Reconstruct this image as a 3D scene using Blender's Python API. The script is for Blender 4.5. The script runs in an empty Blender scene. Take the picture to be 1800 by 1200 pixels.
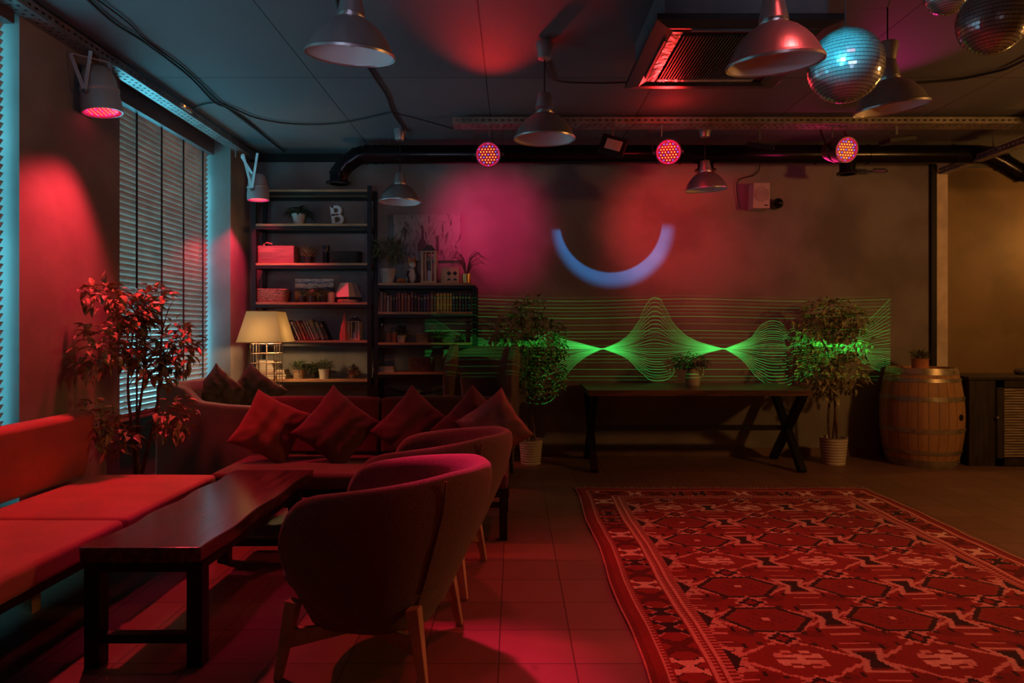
import bpy, bmesh, math, random
from mathutils import Vector, Matrix, Euler
import numpy as np
R = math.radians
random.seed(7)
scn = bpy.context.scene
COL = scn.collection
F = 1204.0; CX = 903.0; CY = 578.0; H = 1.32      # focal length in pixels, vanishing point, eye height

# ---------------------------------------------------------------- camera
cam = bpy.data.cameras.new('camera'); camo = bpy.data.objects.new('camera', cam); COL.objects.link(camo)
camo.location = (0, 0, H); camo.rotation_euler = (R(90), 0, 0)
cam.sensor_width = 36; cam.lens = F / 1800 * 36
cam.shift_x = -(CX - 900) / 1800; cam.shift_y = -(600 - CY) / 1800
cam.clip_start = 0.05; cam.clip_end = 100
scn.camera = camo
# ---------------------------------------------------------------- daylight outside the blinds
w = bpy.data.worlds.new('world'); scn.world = w; w.use_nodes = True
bg = w.node_tree.nodes['Background']
bg.inputs[0].default_value = (0.10, 0.60, 0.80, 1); bg.inputs[1].default_value = 8.5
scn.view_settings.view_transform = 'Standard'; scn.view_settings.look = 'None'
scn.view_settings.exposure = 0.0; scn.view_settings.gamma = 1; scn.view_settings.use_curve_mapping = False
scn.cycles.use_denoising = True
scn.cycles.max_bounces = 6; scn.cycles.diffuse_bounces = 3; scn.cycles.glossy_bounces = 3
scn.cycles.transparent_max_bounces = 8; scn.cycles.sample_clamp_indirect = 3.0
scn.cycles.caustics_reflective = False; scn.cycles.caustics_refractive = False
scn.cycles.use_light_tree = True

def spot(name, loc, target, col, watts, angle=60, blend=0.5, r=0.08):
    l = bpy.data.lights.new(name, 'SPOT'); o = bpy.data.objects.new(name, l); COL.objects.link(o)
    o.location = loc; o.rotation_euler = (Vector(target) - Vector(loc)).to_track_quat('-Z', 'Y').to_euler()
    l.color = col; l.energy = watts; l.spot_size = R(angle); l.spot_blend = blend; l.shadow_soft_size = r
    return o
def point(name, loc, col, watts, r=0.05):
    l = bpy.data.lights.new(name, 'POINT'); o = bpy.data.objects.new(name, l); COL.objects.link(o)
    o.location = loc; l.color = col; l.energy = watts; l.shadow_soft_size = r
    return o
RED = (1.0, 0.035, 0.055); MAG = (1.0, 0.02, 0.16); WARM = (1.0, 0.42, 0.10)
PAR1 = (-2.45, 4.36, 2.66); PAR2 = (-2.42, 6.5, 2.55)
spot('beam of window can light', PAR1, (-2.05, 3.45, 0), RED, 165, 96, 0.5, 0.05)
spot('beam of shelf can light', PAR2, (-2.55, 6.5, 0), (1.0, 0.03, 0.09), 78, 110, 0.35, 0.05)
PARS = [(-0.21, 5.62, 2.75), (1.27, 5.62, 2.77), (2.735, 5.62, 2.79)]
spot('beam of middle can light', (PARS[0][0], 5.45, 2.7), (-0.6, 2.8, 0.0), RED, 50, 60, 0.8, 0.1)
spot('beam of second can light', (PARS[1][0], 5.45, 2.7), (0.9, 2.4, 0), RED, 80, 85, 0.8, 0.1)
spot('beam of right can light', (PARS[2][0], 5.45, 2.74), (2.0, 2.8, 0), (1.0, 0.03, 0.12), 25, 80, 0.8, 0.1)
spot('added wall glow behind middle can', (-0.22, 5.98, 2.60), (-0.25, 7.1, 2.40), (1.0, 0.02, 0.17), 66, 72, 1.0, 0.08)  # added lamp behind the can for the magenta glow on the wall
spot('added wall glow behind second can', (1.30, 5.98, 2.62), (1.62, 7.1, 2.40), (1.0, 0.02, 0.03), 46, 84, 1.0, 0.08)  # also an added lamp, reddens the wall behind this can
point('added glow around second can', (1.27, 5.5, 2.95), (1.0, 0.02, 0.02), 3.0, 0.05)  # added point lamp that gives the red halo around the can
point('added glow behind right can', (2.70, 5.95, 2.72), (1.0, 0.02, 0.20), 3.0, 0.08)  # added point lamp, tints the duct and wall near the can
spot('beam over armchairs', (-0.75, 3.9, 3.04), (-0.30, 2.9, 0.78), (1.0, 0.02, 0.12), 640, 21, 0.9, 0.06)
spot('stray beam of middle can on ceiling', (-0.2, 5.42, 2.72), (-0.10, 3.9, 3.14), (1.0, 0.02, 0.02), 60, 50, 1.0, 0.05)
spot('stray beam of right can on ceiling', (2.73, 5.42, 2.72), (2.55, 4.1, 3.14), (0.9, 0.02, 0.25), 34, 46, 1.0, 0.03)
spot('beam over low table', (-1.3, 3.0, 3.02), (-1.45, 3.2, 0), (0.9, 0.02, 0.20), 62, 30, 0.9, 0.1)
spot('beam on back wall middle', (0.45, 3.2, 2.8), (1.95, 7.1, 1.95), (1.0, 0.02, 0.13), 85, 34, 1.0, 0.06)
spot('beam on rug', (1.3, 2.1, 3.05), (1.75, 3.3, 0), (1.0, 0.09, 0.09), 56, 92, 0.9, 0.1)
spot('beam on near floor', (0.25, 2.0, 3.05), (0.25, 2.15, 0), (1.0, 0.03, 0.035), 30, 56, 1.0, 0.1)
point('warm wall lamp beyond frame', (4.9, 3.4, 2.25), WARM, 98, 0.12)
point('warm lamp beside recess', (6.3, 6.9, 2.35), (1.0, 0.45, 0.10), 26, 0.1)
spot('cyan beam on mirror ball', (0.2, 1.2, 2.75), (1.588, 3.28, 2.60), (0.05, 0.72, 1.0), 800, 5.8, 0.3, 0.05)
spot('cyan beam on small mirror ball', (0.6, 1.6, 3.0), (2.09, 3.3, 2.94), (0.10, 0.75, 1.0), 50, 5, 0.4, 0.05)
spot('added ceiling fill', (-1.2, 1.0, 1.6), (-1.6, 4.4, 3.14), (0.45, 0.58, 0.80), 48, 62, 1.0, 0.2)  # added fill that brightens the left ceiling, no fixture here
spot('added front fill', (-0.5, 0.2, 2.6), (-1.9, 6.8, 2.3), (0.6, 0.5, 0.8), 55, 32, 1.0, 0.2)  # added fill from the camera side, brightens the upper shelves
spot('added air conditioner fill', (1.2, -0.6, 1.9), (1.4, 3.5, 3.05), (0.6, 0.6, 0.8), 110, 20, 1.0, 0.2)  # added fill behind the camera to lift the casing front
spot('beam of second can on air conditioner', (1.2, 5.42, 2.70), (0.80, 3.9, 2.89), (1.0, 0.02, 0.02), 34, 26, 1.0, 0.05)

# patterned projectors: lamps whose beam carries a pattern (a laser scan and a half-covered spot)
class NT:
    def __init__(s, nt): s.nt = nt
    def n(s, t, **kw):
        x = s.nt.nodes.new(t)
        for k, v in kw.items(): setattr(x, k, v)
        return x
    def link(s, a, b): s.nt.links.new(a, b)
    def m(s, op, a, b=None, c=None, clamp=False):
        x = s.n('ShaderNodeMath', operation=op); x.use_clamp = clamp
        for i, v in enumerate((a, b, c)):
            if v is None: continue
            if isinstance(v, (int, float)): x.inputs[i].default_value = v
            else: s.link(v, x.inputs[i])
        return x.outputs[0]
    def ss(s, v, lo, hi):   # smooth step from 0 at lo to 1 at hi
        x = s.n('ShaderNodeMapRange', interpolation_type='SMOOTHSTEP')
        x.inputs[1].default_value = lo; x.inputs[2].default_value = hi
        if lo > hi:
            x.inputs[1].default_value = hi; x.inputs[2].default_value = lo
            x.inputs[3].default_value = 1; x.inputs[4].default_value = 0
        s.link(v, x.inputs[0]); return x.outputs[0]
def projector(name, loc, col, watts):
    o = spot(name, loc, (loc[0], loc[1] + 5, loc[2]), (1, 1, 1), watts, 120, 0.0, 0.002)
    o.rotation_euler = (R(90), 0, 0)
    l = o.data; l.use_nodes = True; t = NT(l.node_tree)
    em = [n for n in l.node_tree.nodes if n.type == 'EMISSION'][0]
    em.inputs[0].default_value = (*col, 1)
    tc = t.n('ShaderNodeTexCoord'); sp = t.n('ShaderNodeSeparateXYZ'); t.link(tc.outputs['Normal'], sp.inputs[0])
    fz = t.m('ABSOLUTE', sp.outputs[2]); k = 7.12 - loc[1]
    x = t.m('ADD', t.m('MULTIPLY', t.m('DIVIDE', sp.outputs[0], fz), k), loc[0])
    z = t.m('ADD', t.m('MULTIPLY', t.m('DIVIDE', sp.outputs[1], fz), k), loc[2])
    return t, em, x, z
t, em, x, z = projector('laser scanner', (1.35, 0.1, 1.62), (0.05, 1.0, 0.13), 8500)
xa, xb = -1.0, 3.92
def curve(G):
    fc = t.n('ShaderNodeFloatCurve'); cv = fc.mapping.curves[0]
    pts = [((a - xa) / (xb - xa), b / 1.3) for a, b in G]
    while len(cv.points) < len(pts): cv.points.new(0.5, 0.5)
    for p, q in zip(cv.points, pts): p.location = q; p.handle_type = 'VECTOR' if q[1] < 1e-4 else 'AUTO'
    fc.mapping.update(); t.link(t.m('DIVIDE', t.m('SUBTRACT', x, xa), xb - xa), fc.inputs['Value'])
    return t.m('MULTIPLY', fc.outputs[0], 1.3)
gu = curve([(-1.0, .95), (-.75, .5), (-.4, .22), (.1, .12), (.3, .28), (.5, .20), (.926, 0), (1.1, .14), (1.28, .48), (1.4, .92), (1.47, 1.02), (1.56, .85), (1.7, .42), (1.9, .16), (2.19, 0), (2.45, .20), (2.62, .52), (2.70, .56), (2.85, .34), (3.1, .12), (3.35, .05), (3.6, .42), (3.92, 1.0)])
gd = curve([(-1.0, .7), (-.6, .2), (-.3, .3), (.0, .8), (.28, 1.1), (.5, .62), (.75, .16), (.926, 0), (1.15, .16), (1.35, .50), (1.5, .64), (1.7, .4), (1.95, .12), (2.19, 0), (2.35, .18), (2.6, .66), (2.72, .76), (2.95, .6), (3.2, .28), (3.4, .1), (3.65, .3), (3.92, .55)])
zz = t.m('SUBTRACT', z, 1.114)
up = t.m('GREATER_THAN', zz, 0.0)
ga = t.m('MAXIMUM', t.m('ADD', t.m('MULTIPLY', gu, up), t.m('MULTIPLY', gd, t.m('SUBTRACT', 1, up))), 0.012)
ag = t.m('MULTIPLY', ga, 0.52)
tt = t.m('POWER', t.m('DIVIDE', t.m('ABSOLUTE', zz), ag), 0.85)
N = 13
fr = t.m('PINGPONG', t.m('MULTIPLY', tt, N), 0.5)
dist = t.m('DIVIDE', t.m('MULTIPLY', fr, ag), N)
wl = t.n('ShaderNodeTexWhiteNoise', noise_dimensions='1D'); t.link(t.m('ROUND', t.m('MULTIPLY', tt, N)), wl.inputs['W'])
ln = t.m('MULTIPLY', t.ss(dist, 0.0042, 0.0008), t.m('ADD', t.m('MULTIPLY', wl.outputs[0], .7), .3))
dens = t.m('MINIMUM', t.m('ADD', t.m('MULTIPLY', t.m('DIVIDE', 0.05, ag), .6), .22), 1.0)
bundle = t.m('MULTIPLY', t.m('MULTIPLY', ln, dens), t.ss(tt, 1.03, 1.0))
bundle = t.m('MULTIPLY', bundle, t.m('ADD', t.m('MULTIPLY', t.ss(x, -.15, .35), .75), .25))
# the horizontal scan lines, gently bowed
wav = t.m('MULTIPLY', t.m('SINE', t.m('MULTIPLY', x, 2.6)), 0.012)
zh = t.m('ADD', z, t.m('MULTIPLY', wav, t.ss(z, 0.9, 1.6)))
hd = t.m('MULTIPLY', t.m('PINGPONG', t.m('DIVIDE', zh, 0.036), 0.5), 0.036)
nz = t.n('ShaderNodeTexNoise', noise_dimensions='1D'); nz.inputs['Scale'].default_value = 19; t.link(zh, nz.inputs['W'])
hor = t.m('MULTIPLY', t.ss(hd, 0.005, 0.001), t.m('MULTIPLY', t.ss(nz.outputs[0], .35, .7), 0.11))
hor = t.m('MULTIPLY', hor, t.m('MULTIPLY', t.ss(zh, .77, .79), t.ss(zh, 1.665, 1.655)))
edge = t.m('MULTIPLY', t.ss(x, -.93, -.91), t.ss(x, 3.92, 3.915))
t.link(t.m('MULTIPLY', t.m('ADD', bundle, hor), edge), em.inputs[1])
t, em, x, z = projector('half covered spotlight', (0.5, 3.15, 2.98), (0.05, 0.36, 1.0), 900)
def disc(cx, cz, r, soft):
    d = t.m('SQRT', t.m('ADD', t.m('POWER', t.m('ABSOLUTE', t.m('SUBTRACT', x, cx)), 2), t.m('POWER', t.m('ABSOLUTE', t.m('SUBTRACT', z, cz)), 2)))
    return t.ss(d, r + soft, r - soft)
moon = disc(1.035, 2.39, 0.612, .06); hole = disc(1.010, 2.44, 0.532, .012); ball = disc(.46, 2.55, .2, .03)
hid = t.m('MULTIPLY', t.m('SUBTRACT', 1, hole), t.m('SUBTRACT', 1, ball))
t.link(t.m('MULTIPLY', t.m('MULTIPLY', moon, hid), t.ss(z, 2.44, 2.33)), em.inputs[1])

# ---------------------------------------------------------------- materials
MATS = {}
def mat(name, col, rough=0.6, metal=0.0, var=0.0, vs=6.0, bump=0.0, bs=None, emit=None, es=1.0, sheen=0.0, stretch=None, col2=None, trans=0.0, coat=0.0):
    if name in MATS: return MATS[name]
    m = bpy.data.materials.new(name); m.use_nodes = True; MATS[name] = m
    t = NT(m.node_tree); b = m.node_tree.nodes['Principled BSDF']
    b.inputs['Base Color'].default_value = (*col, 1); b.inputs['Roughness'].default_value = rough; b.inputs['Metallic'].default_value = metal
    if sheen: b.inputs['Sheen Weight'].default_value = sheen
    if coat: b.inputs['Coat Weight'].default_value = coat; b.inputs['Coat Roughness'].default_value = 0.2
    if trans: b.inputs['Transmission Weight'].default_value = trans
    if var or bump:
        tc = t.n('ShaderNodeTexCoord'); mp = t.n('ShaderNodeMapping'); t.link(tc.outputs['Object'], mp.inputs[0])
        if stretch: mp.inputs['Scale'].default_value = stretch
        if var:
            nz = t.n('ShaderNodeTexNoise'); nz.inputs['Scale'].default_value = vs; nz.inputs['Detail'].default_value = 6
            t.link(mp.outputs[0], nz.inputs['Vector'])
            mx = t.n('ShaderNodeMix', data_type='RGBA')
            c2 = col2 or tuple(max(0, c * (1 - var)) for c in col)
            mx.inputs[6].default_value = (*c2, 1); mx.inputs[7].default_value = (*[min(1, c * (1 + var * .6)) for c in col], 1)
            t.link(t.ss(nz.outputs[0], .35, .65), mx.inputs[0]); t.link(mx.outputs[2], b.inputs['Base Color'])
        if bump:
            n2 = t.n('ShaderNodeTexNoise'); n2.inputs['Scale'].default_value = bs or vs; n2.inputs['Detail'].default_value = 4
            t.link(mp.outputs[0], n2.inputs['Vector'])
            bp = t.n('ShaderNodeBump'); bp.inputs['Strength'].default_value = bump; bp.inputs['Distance'].default_value = 0.01
            t.link(n2.outputs[0], bp.inputs['Height']); t.link(bp.outputs[0], b.inputs['Normal'])
    if emit:
        b.inputs['Emission Color'].default_value = (*emit, 1); b.inputs['Emission Strength'].default_value = es
    return m
m_wall = mat('plaster_grey', (.27, .25, .24), .85, 0, .28, 1.3, .25, 14)
m_pil = mat('plaster_pilaster', (.27, .25, .235), .85, 0, .25, 1.6, .25, 12)
m_black = mat('black_metal', (.012, .011, .012), .45, .3)
m_duct = mat('black_duct', (.015, .013, .015), .22, .6, .2, 9, .15, 8)
m_zinc = mat('galvanised_steel', (.36, .36, .36), .38, .8, .2, 8)
m_alu = mat('brushed_aluminium', (.50, .47, .46), .34, .78, .15, 5, .12, 40, stretch=(1, 1, .05))
m_chrome = mat('polished_steel', (.55, .54, .55), .16, 1.0)
m_shadein = mat('lamp_enamel', (.78, .76, .76), .45)
m_opal = mat('opal_glass', (.85, .85, .85), .25)
m_dwood = mat('dark_varnished_wood', (.10, .055, .05), .18, 0, .5, 5, .12, 9, stretch=(6, .5, 6), coat=.9)
m_tablewood = mat('dark_table_wood', (.13, .065, .04), .38, 0, .5, 5, .1, 9, stretch=(.5, 7, 7), coat=.25)
m_shelfwood = mat('shelf_pine', (.42, .25, .12), .55, 0, .35, 6, .05, 9, stretch=(.6, 8, 8))
m_lightwood = mat('pale_wood', (.55, .38, .23), .5, 0, .25, 8, .05, 9, stretch=(1, 1, .4))
m_redfab = mat('red_fabric', (.52, .14, .12), .95, 0, .12, 4, .25, 220, sheen=.3)
m_winefab = mat('wine_fabric', (.115, .035, .04), .95, 0, .15, 4, .3, 160, sheen=.2)
m_pillow = mat('pillow_fabric', (.22, .06, .05), .95, 0, .2, 3, .3, 120, sheen=.2)
m_tweed = mat('tweed_fabric', (.175, .10, .088), .95, 0, .45, 260, .5, 300, sheen=.35)
m_green = mat('olive_velvet', (.16, .155, .09), .85, 0, .2, 3, .1, 60, sheen=.5)
m_dgreen = mat('dark_olive_cushion', (.13, .12, .075), .9, 0, .4, 14, .3, 40)
m_wing = mat('wing_chair_fabric', (.13, .085, .08), .9, 0, .2, 3, .2, 100)
m_leaf = mat('leaf_green', (.14, .19, .08), .42, 0, .5, 30)
m_leafp = mat('leaf_variegated', (.38, .36, .18), .38, 0, .45, 22)
m_leafd = mat('leaf_dark', (.055, .085, .04), .45, 0, .4, 25)
m_leafl = mat('leaf_pale', (.25, .30, .14), .5, 0, .4, 25)
m_bark = mat('bark', (.16, .10, .065), .85, 0, .35, 20, .4, 30)
m_soil = mat('soil', (.03, .02, .015), .95)
m_potw = mat('ribbed_white_ceramic', (.60, .55, .48), .5, 0, .1, 5)
m_potc = mat('cream_clay', (.48, .45, .38), .7, 0, .25, 12, .2, 30)
m_terra = mat('terracotta', (.50, .20, .10), .75, 0, .2, 8)
m_potk = mat('black_plastic', (.018, .017, .018), .4)
m_white = mat('white_paint', (.72, .70, .68), .5)
m_brass = mat('brass', (.62, .42, .15), .25, .95)
m_wicker = mat('wicker', (.36, .24, .15), .75, 0, .4, 60, .6, 70)
m_wickerd = mat('dark_wicker', (.045, .035, .03), .6, 0, .4, 60, .6, 70)
m_glassc = mat('clear_glass', (.9, .92, .92), .05, 0, trans=.92)
m_rubber = mat('cable_rubber', (.01, .01, .01), .6)
m_hoop = mat('barrel_hoop', (.42, .36, .27), .4, .7, .3, 9)
m_slat = mat('blind_slat', (.55, .32, .26), .30, 0, .15, 5)
m_tape = mat('blind_tape', (.03, .022, .022), .8)
m_plastic = mat('beige_plastic', (.55, .50, .43), .5)
m_grey = mat('grey_metal', (.16, .16, .17), .45, .5)
m_ac = mat('air_conditioner_black', (.03, .025, .03), .35)
m_acbox = mat('grey_sheet_metal', (.20, .19, .21), .5, .5, .25, 3)
m_foil = mat('crumpled_foil', (.55, .50, .50), .25, .9, .3, 14, .8, 25)
m_boxred = mat('crate_wood', (.20, .115, .09), .6, 0, .3, 4, .1, 9, stretch=(1, 8, 8))

def m_lines(name, base, base2, x0, dx, y0, dy, wd, rough, dark=.35, nscale=2.0):
    m = bpy.data.materials.new(name); m.use_nodes = True; t = NT(m.node_tree); b = m.node_tree.nodes['Principled BSDF']
    tc = t.n('ShaderNodeTexCoord'); sp = t.n('ShaderNodeSeparateXYZ'); t.link(tc.outputs['Object'], sp.inputs[0])
    def ln(s, o, d): return t.m('MULTIPLY', t.m('PINGPONG', t.m('DIVIDE', t.m('SUBTRACT', s, o), d), .5), d)
    dd = t.m('MINIMUM', ln(sp.outputs[0], x0, dx), ln(sp.outputs[1], y0, dy))
    gr = t.ss(dd, wd, wd * .4)
    nz = t.n('ShaderNodeTexNoise'); nz.inputs['Scale'].default_value = nscale; nz.inputs['Detail'].default_value = 6
    t.link(tc.outputs['Object'], nz.inputs['Vector'])
    mx = t.n('ShaderNodeMix', data_type='RGBA'); mx.inputs[6].default_value = (*base, 1); mx.inputs[7].default_value = (*base2, 1); t.link(nz.outputs[0], mx.inputs[0])
    wn = t.n('ShaderNodeTexWhiteNoise', noise_dimensions='2D'); cb = t.n('ShaderNodeCombineXYZ')
    t.link(t.m('FLOOR', t.m('DIVIDE', t.m('SUBTRACT', sp.outputs[0], x0), dx)), cb.inputs[0]); t.link(t.m('FLOOR', t.m('DIVIDE', t.m('SUBTRACT', sp.outputs[1], y0), dy)), cb.inputs[1])
    t.link(cb.outputs[0], wn.inputs['Vector'])
    hs = t.n('ShaderNodeHueSaturation'); t.link(mx.outputs[2], hs.inputs['Color']); t.link(t.m('ADD', t.m('MULTIPLY', wn.outputs[0], .22), .89), hs.inputs['Value'])
    m2 = t.n('ShaderNodeMix', data_type='RGBA'); t.link(gr, m2.inputs[0]); t.link(hs.outputs[0], m2.inputs[6]); m2.inputs[7].default_value = (*[c * dark for c in base], 1)
    t.link(m2.outputs[2], b.inputs['Base Color']); b.inputs['Roughness'].default_value = rough
    bp = t.n('ShaderNodeBump'); bp.inputs['Strength'].default_value = .6; bp.inputs['Distance'].default_value = .003
    t.link(t.m('SUBTRACT', t.m('MULTIPLY', nz.outputs[0], .3), gr), bp.inputs['Height']); t.link(bp.outputs[0], b.inputs['Normal'])
    return m
m_floor = m_lines('floor_tiles', (.165, .09, .05), (.225, .125, .075), -.06, .302, 2.703, .302, .0035, .5)
m_ceil = m_lines('painted_ceiling_slab', (.09, .094, .10), (.14, .144, .15), -1.44, 1.24, 4.96, 2.46, .006, .75, .2, 1.2)

# ---------------------------------------------------------------- mesh helpers
class MB:
    def __init__(s): s.bm = bmesh.new()
    def add(s, vs, fs):
        v = [s.bm.verts.new(p) for p in vs]
        for f in fs:
            try: s.bm.faces.new([v[i] for i in f])
            except ValueError: pass
        return s
    def box(s, c, d, rot=None):
        c = Vector(c); hx, hy, hz = d[0] / 2, d[1] / 2, d[2] / 2
        M = rot.to_matrix() if isinstance(rot, Euler) else (rot or Matrix.Identity(3))
        vs = [c + M @ Vector((a * hx, b * hy, e * hz)) for a in (-1, 1) for b in (-1, 1) for e in (-1, 1)]
        return s.add(vs, [(0, 1, 3, 2), (4, 6, 7, 5), (0, 4, 5, 1), (2, 3, 7, 6), (0, 2, 6, 4), (1, 5, 7, 3)])
    def b2(s, x0, x1, y0, y1, z0, z1): return s.box(((x0 + x1) / 2, (y0 + y1) / 2, (z0 + z1) / 2), (x1 - x0, y1 - y0, z1 - z0))
    def bar(s, p, q, wd, ht, wd2=None, ht2=None, up=(0, 0, 1)):
        p, q = Vector(p), Vector(q); d = (q - p).normalized(); u = Vector(up)
        if abs(d.dot(u)) > .98: u = Vector((0, 1, 0))
        sx = d.cross(u).normalized(); sz = sx.cross(d).normalized(); wd2 = wd2 or wd; ht2 = ht2 or ht; vs = []
        for c, a, b in ((p, wd, ht), (q, wd2, ht2)):
            for i, j in ((-1, -1), (1, -1), (1, 1), (-1, 1)): vs.append(c + sx * i * a / 2 + sz * j * b / 2)
        return s.add(vs, [(3, 2, 1, 0), (4, 5, 6, 7), (0, 1, 5, 4), (1, 2, 6, 5), (2, 3, 7, 6), (3, 0, 4, 7)])
    def tube(s, pts, r, seg=8, cap=True):
        pts = [Vector(p) for p in pts]; rs = r if isinstance(r, (list, tuple)) else [r] * len(pts); rings = []; up = None
        for i, p in enumerate(pts):
            d = (pts[min(i + 1, len(pts) - 1)] - pts[max(i - 1, 0)]).normalized()
            if up is None: up = Vector((0, 0, 1)) if abs(d.z) < .9 else Vector((0, 1, 0))
            sx = d.cross(up).normalized(); up = sx.cross(d).normalized()
            rings.append([s.bm.verts.new(p + (sx * math.cos(2 * math.pi * k / seg) + up * math.sin(2 * math.pi * k / seg)) * rs[i]) for k in range(seg)])
        for a, b in zip(rings, rings[1:]):
            for k in range(seg): s.bm.faces.new((a[k], a[(k + 1) % seg], b[(k + 1) % seg], b[k]))
        if cap: s.bm.faces.new(rings[0][::-1]); s.bm.faces.new(rings[-1])
        return s
    def lathe(s, prof, c=(0, 0, 0), seg=32, M=None, cap0=False, cap1=False):
        c = Vector(c); M = M or Matrix.Identity(3); rings = []
        for r, z in prof:
            rings.append([s.bm.verts.new(c + M @ Vector((r * math.cos(2 * math.pi * k / seg), r * math.sin(2 * math.pi * k / seg), z))) for k in range(seg)])
        for a, b in zip(rings, rings[1:]):
            for k in range(seg): s.bm.faces.new((a[k], a[(k + 1) % seg], b[(k + 1) % seg], b[k]))
        if cap0: s.bm.faces.new(rings[0][::-1])
        if cap1: s.bm.faces.new(rings[-1])
        return s
    def prism(s, poly, y0, y1, M=None, c=(0, 0, 0)):   # poly in xz, thickness along y
        c = Vector(c); M = M or Matrix.Identity(3); n = len(poly)
        vs = [c + M @ Vector((a, y0, b)) for a, b in poly] + [c + M @ Vector((a, y1, b)) for a, b in poly]
        return s.add(vs, [tuple(range(n)), tuple(range(2 * n - 1, n - 1, -1))] + [(i, n + i, n + (i + 1) % n, (i + 1) % n) for i in range(n)])
    def ball(s, c, r, seg=12, rings=8, sc=(1, 1, 1)):
        pr = [(max(1e-4, r * math.sin(math.pi * i / rings)), -r * math.cos(math.pi * i / rings)) for i in range(rings + 1)]
        return s.lathe(pr, c, seg, Matrix.Diagonal(sc).to_3x3())
    def leaf(s, p, d, n, L, W, fold=.25, droop=.25):
        d = Vector(d).normalized(); n = Vector(n); sd = d.cross(n)
        if sd.length < 1e-3: sd = Vector((1, 0, 0))
        sd.normalize(); n = sd.cross(d).normalized(); p = Vector(p)
        a = p; b = p + d * L * .4; c = p + d * L - n * L * droop
        l1 = b + sd * W / 2 + n * W * fold; r1 = b - sd * W / 2 + n * W * fold
        l2 = p + d * L * .75 + sd * W * .32 - n * L * droop * .4 + n * W * fold * .6; r2 = l2 - sd * W * .64
        m2 = p + d * L * .75 - n * L * droop * .45
        return s.add([a, l1, b, r1, l2, m2, r2, c], [(0, 1, 2), (0, 2, 3), (1, 4, 5, 2), (2, 5, 6, 3), (4, 7, 5), (5, 7, 6)])
    def build(s, name, m, parent=None, loc=(0, 0, 0), rz=0, smooth=False, bev=0, bseg=2, sub=0, ang=40):
        bmesh.ops.recalc_face_normals(s.bm, faces=s.bm.faces)
        me = bpy.data.meshes.new(name); s.bm.to_mesh(me); s.bm.free()
        o = bpy.data.objects.new(name, me); COL.objects.link(o); o.location = loc; o.rotation_euler = (0, 0, rz)
        for x in (m if isinstance(m, (list, tuple)) else [m]): me.materials.append(x)
        if parent: o.parent = parent
        if smooth or sub or bev:
            me.polygons.foreach_set('use_smooth', [True] * len(me.polygons))
            if not sub and not bev:
                me.set_sharp_from_angle(angle=R(ang))
        if bev:
            b = o.modifiers.new('bevel', 'BEVEL'); b.width = bev; b.segments = bseg; b.limit_method = 'ANGLE'; b.angle_limit = R(35); b.harden_normals = True
        if sub:
            b = o.modifiers.new('sub', 'SUBSURF'); b.levels = sub; b.render_levels = sub
        return o
def tag(o, label, cat, group=None):
    o['label'] = label; o['category'] = cat
    if group: o['group'] = group
    return o
def thing(name, label, cat, loc=(0, 0, 0), rz=0, group=None):
    o = bpy.data.objects.new(name, None); COL.objects.link(o); o.location = loc; o.rotation_euler = (0, 0, rz); o.empty_display_size = .1
    return tag(o, label, cat, group)
def struct(o): o['kind'] = 'structure'; return o
def copy_tree(o, parent=None):
    c = o.copy(); COL.objects.link(c); c.parent = parent
    for ch in list(o.children): copy_tree(ch, c)
    return c
def P(px, py, D): return Vector(((px - CX) / F * D, D, H + (CY - py) / F * D))
def PX(px, D): return (px - CX) / F * D
CEIL = 3.14
def PC(px, py, z=CEIL - .015):
    D = (z - H) * F / (CY - py); return Vector(((px - CX) / F * D, D, z))
ORD = ['leftmost', 'second', 'third', 'fourth', 'fifth', 'sixth', 'seventh', 'eighth', 'ninth', 'tenth', 'eleventh', 'twelfth', 'thirteenth', 'fourteenth', 'fifteenth', 'sixteenth', 'seventeenth', 'eighteenth', 'nineteenth', 'twentieth', 'twenty-first', 'twenty-second', 'twenty-third', 'twenty-fourth', 'twenty-fifth', 'twenty-sixth', 'twenty-seventh', 'twenty-eighth', 'twenty-ninth', 'thirtieth', 'thirty-first', 'thirty-second', 'thirty-third', 'thirty-fourth']

# ---------------------------------------------------------------- the room
XL, YB = -2.75, 7.13
XR, YF = 7.0, -1.6
YR = 7.75            # deeper wall of the recess on the right
struct(MB().b2(XL - .6, XR + .2, YF - .2, YR + .2, -.1, 0).build('floor', m_floor))
struct(MB().b2(XL - .6, XR + .2, YF - .2, YR + .2, CEIL, CEIL + .15).build('ceiling', m_ceil))
mb = MB(); mb.b2(XL - .6, 4.38, YB, YB + .15, 0, CEIL)
struct(mb.build('wall_back', m_wall))
struct(MB().b2(4.38, 4.50, YB - .03, YR, 0, CEIL).build('trim_1', mat('column_plaster', (.80, .68, .56), .8, 0, .2, 4, .2, 20)))
struct(MB().b2(4.325, 4.378, YB - .045, YB, 0, CEIL).build('trim_2', m_black))
m_brown = mat('scuffed_brown_panel', (.22, .14, .075), .6, 0, .22, 1.6, .1, 20)
struct(MB().b2(4.50, XR, YR, YR + .15, 0, CEIL).build('wall_recess', m_brown))
struct(MB().b2(XR, XR + .15, YF, YR + .15, 0, CEIL).build('wall_right', m_wall))
struct(MB().b2(XL - .6, XR, YF - .15, YF, 0, CEIL).build('wall_front', m_wall))
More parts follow.
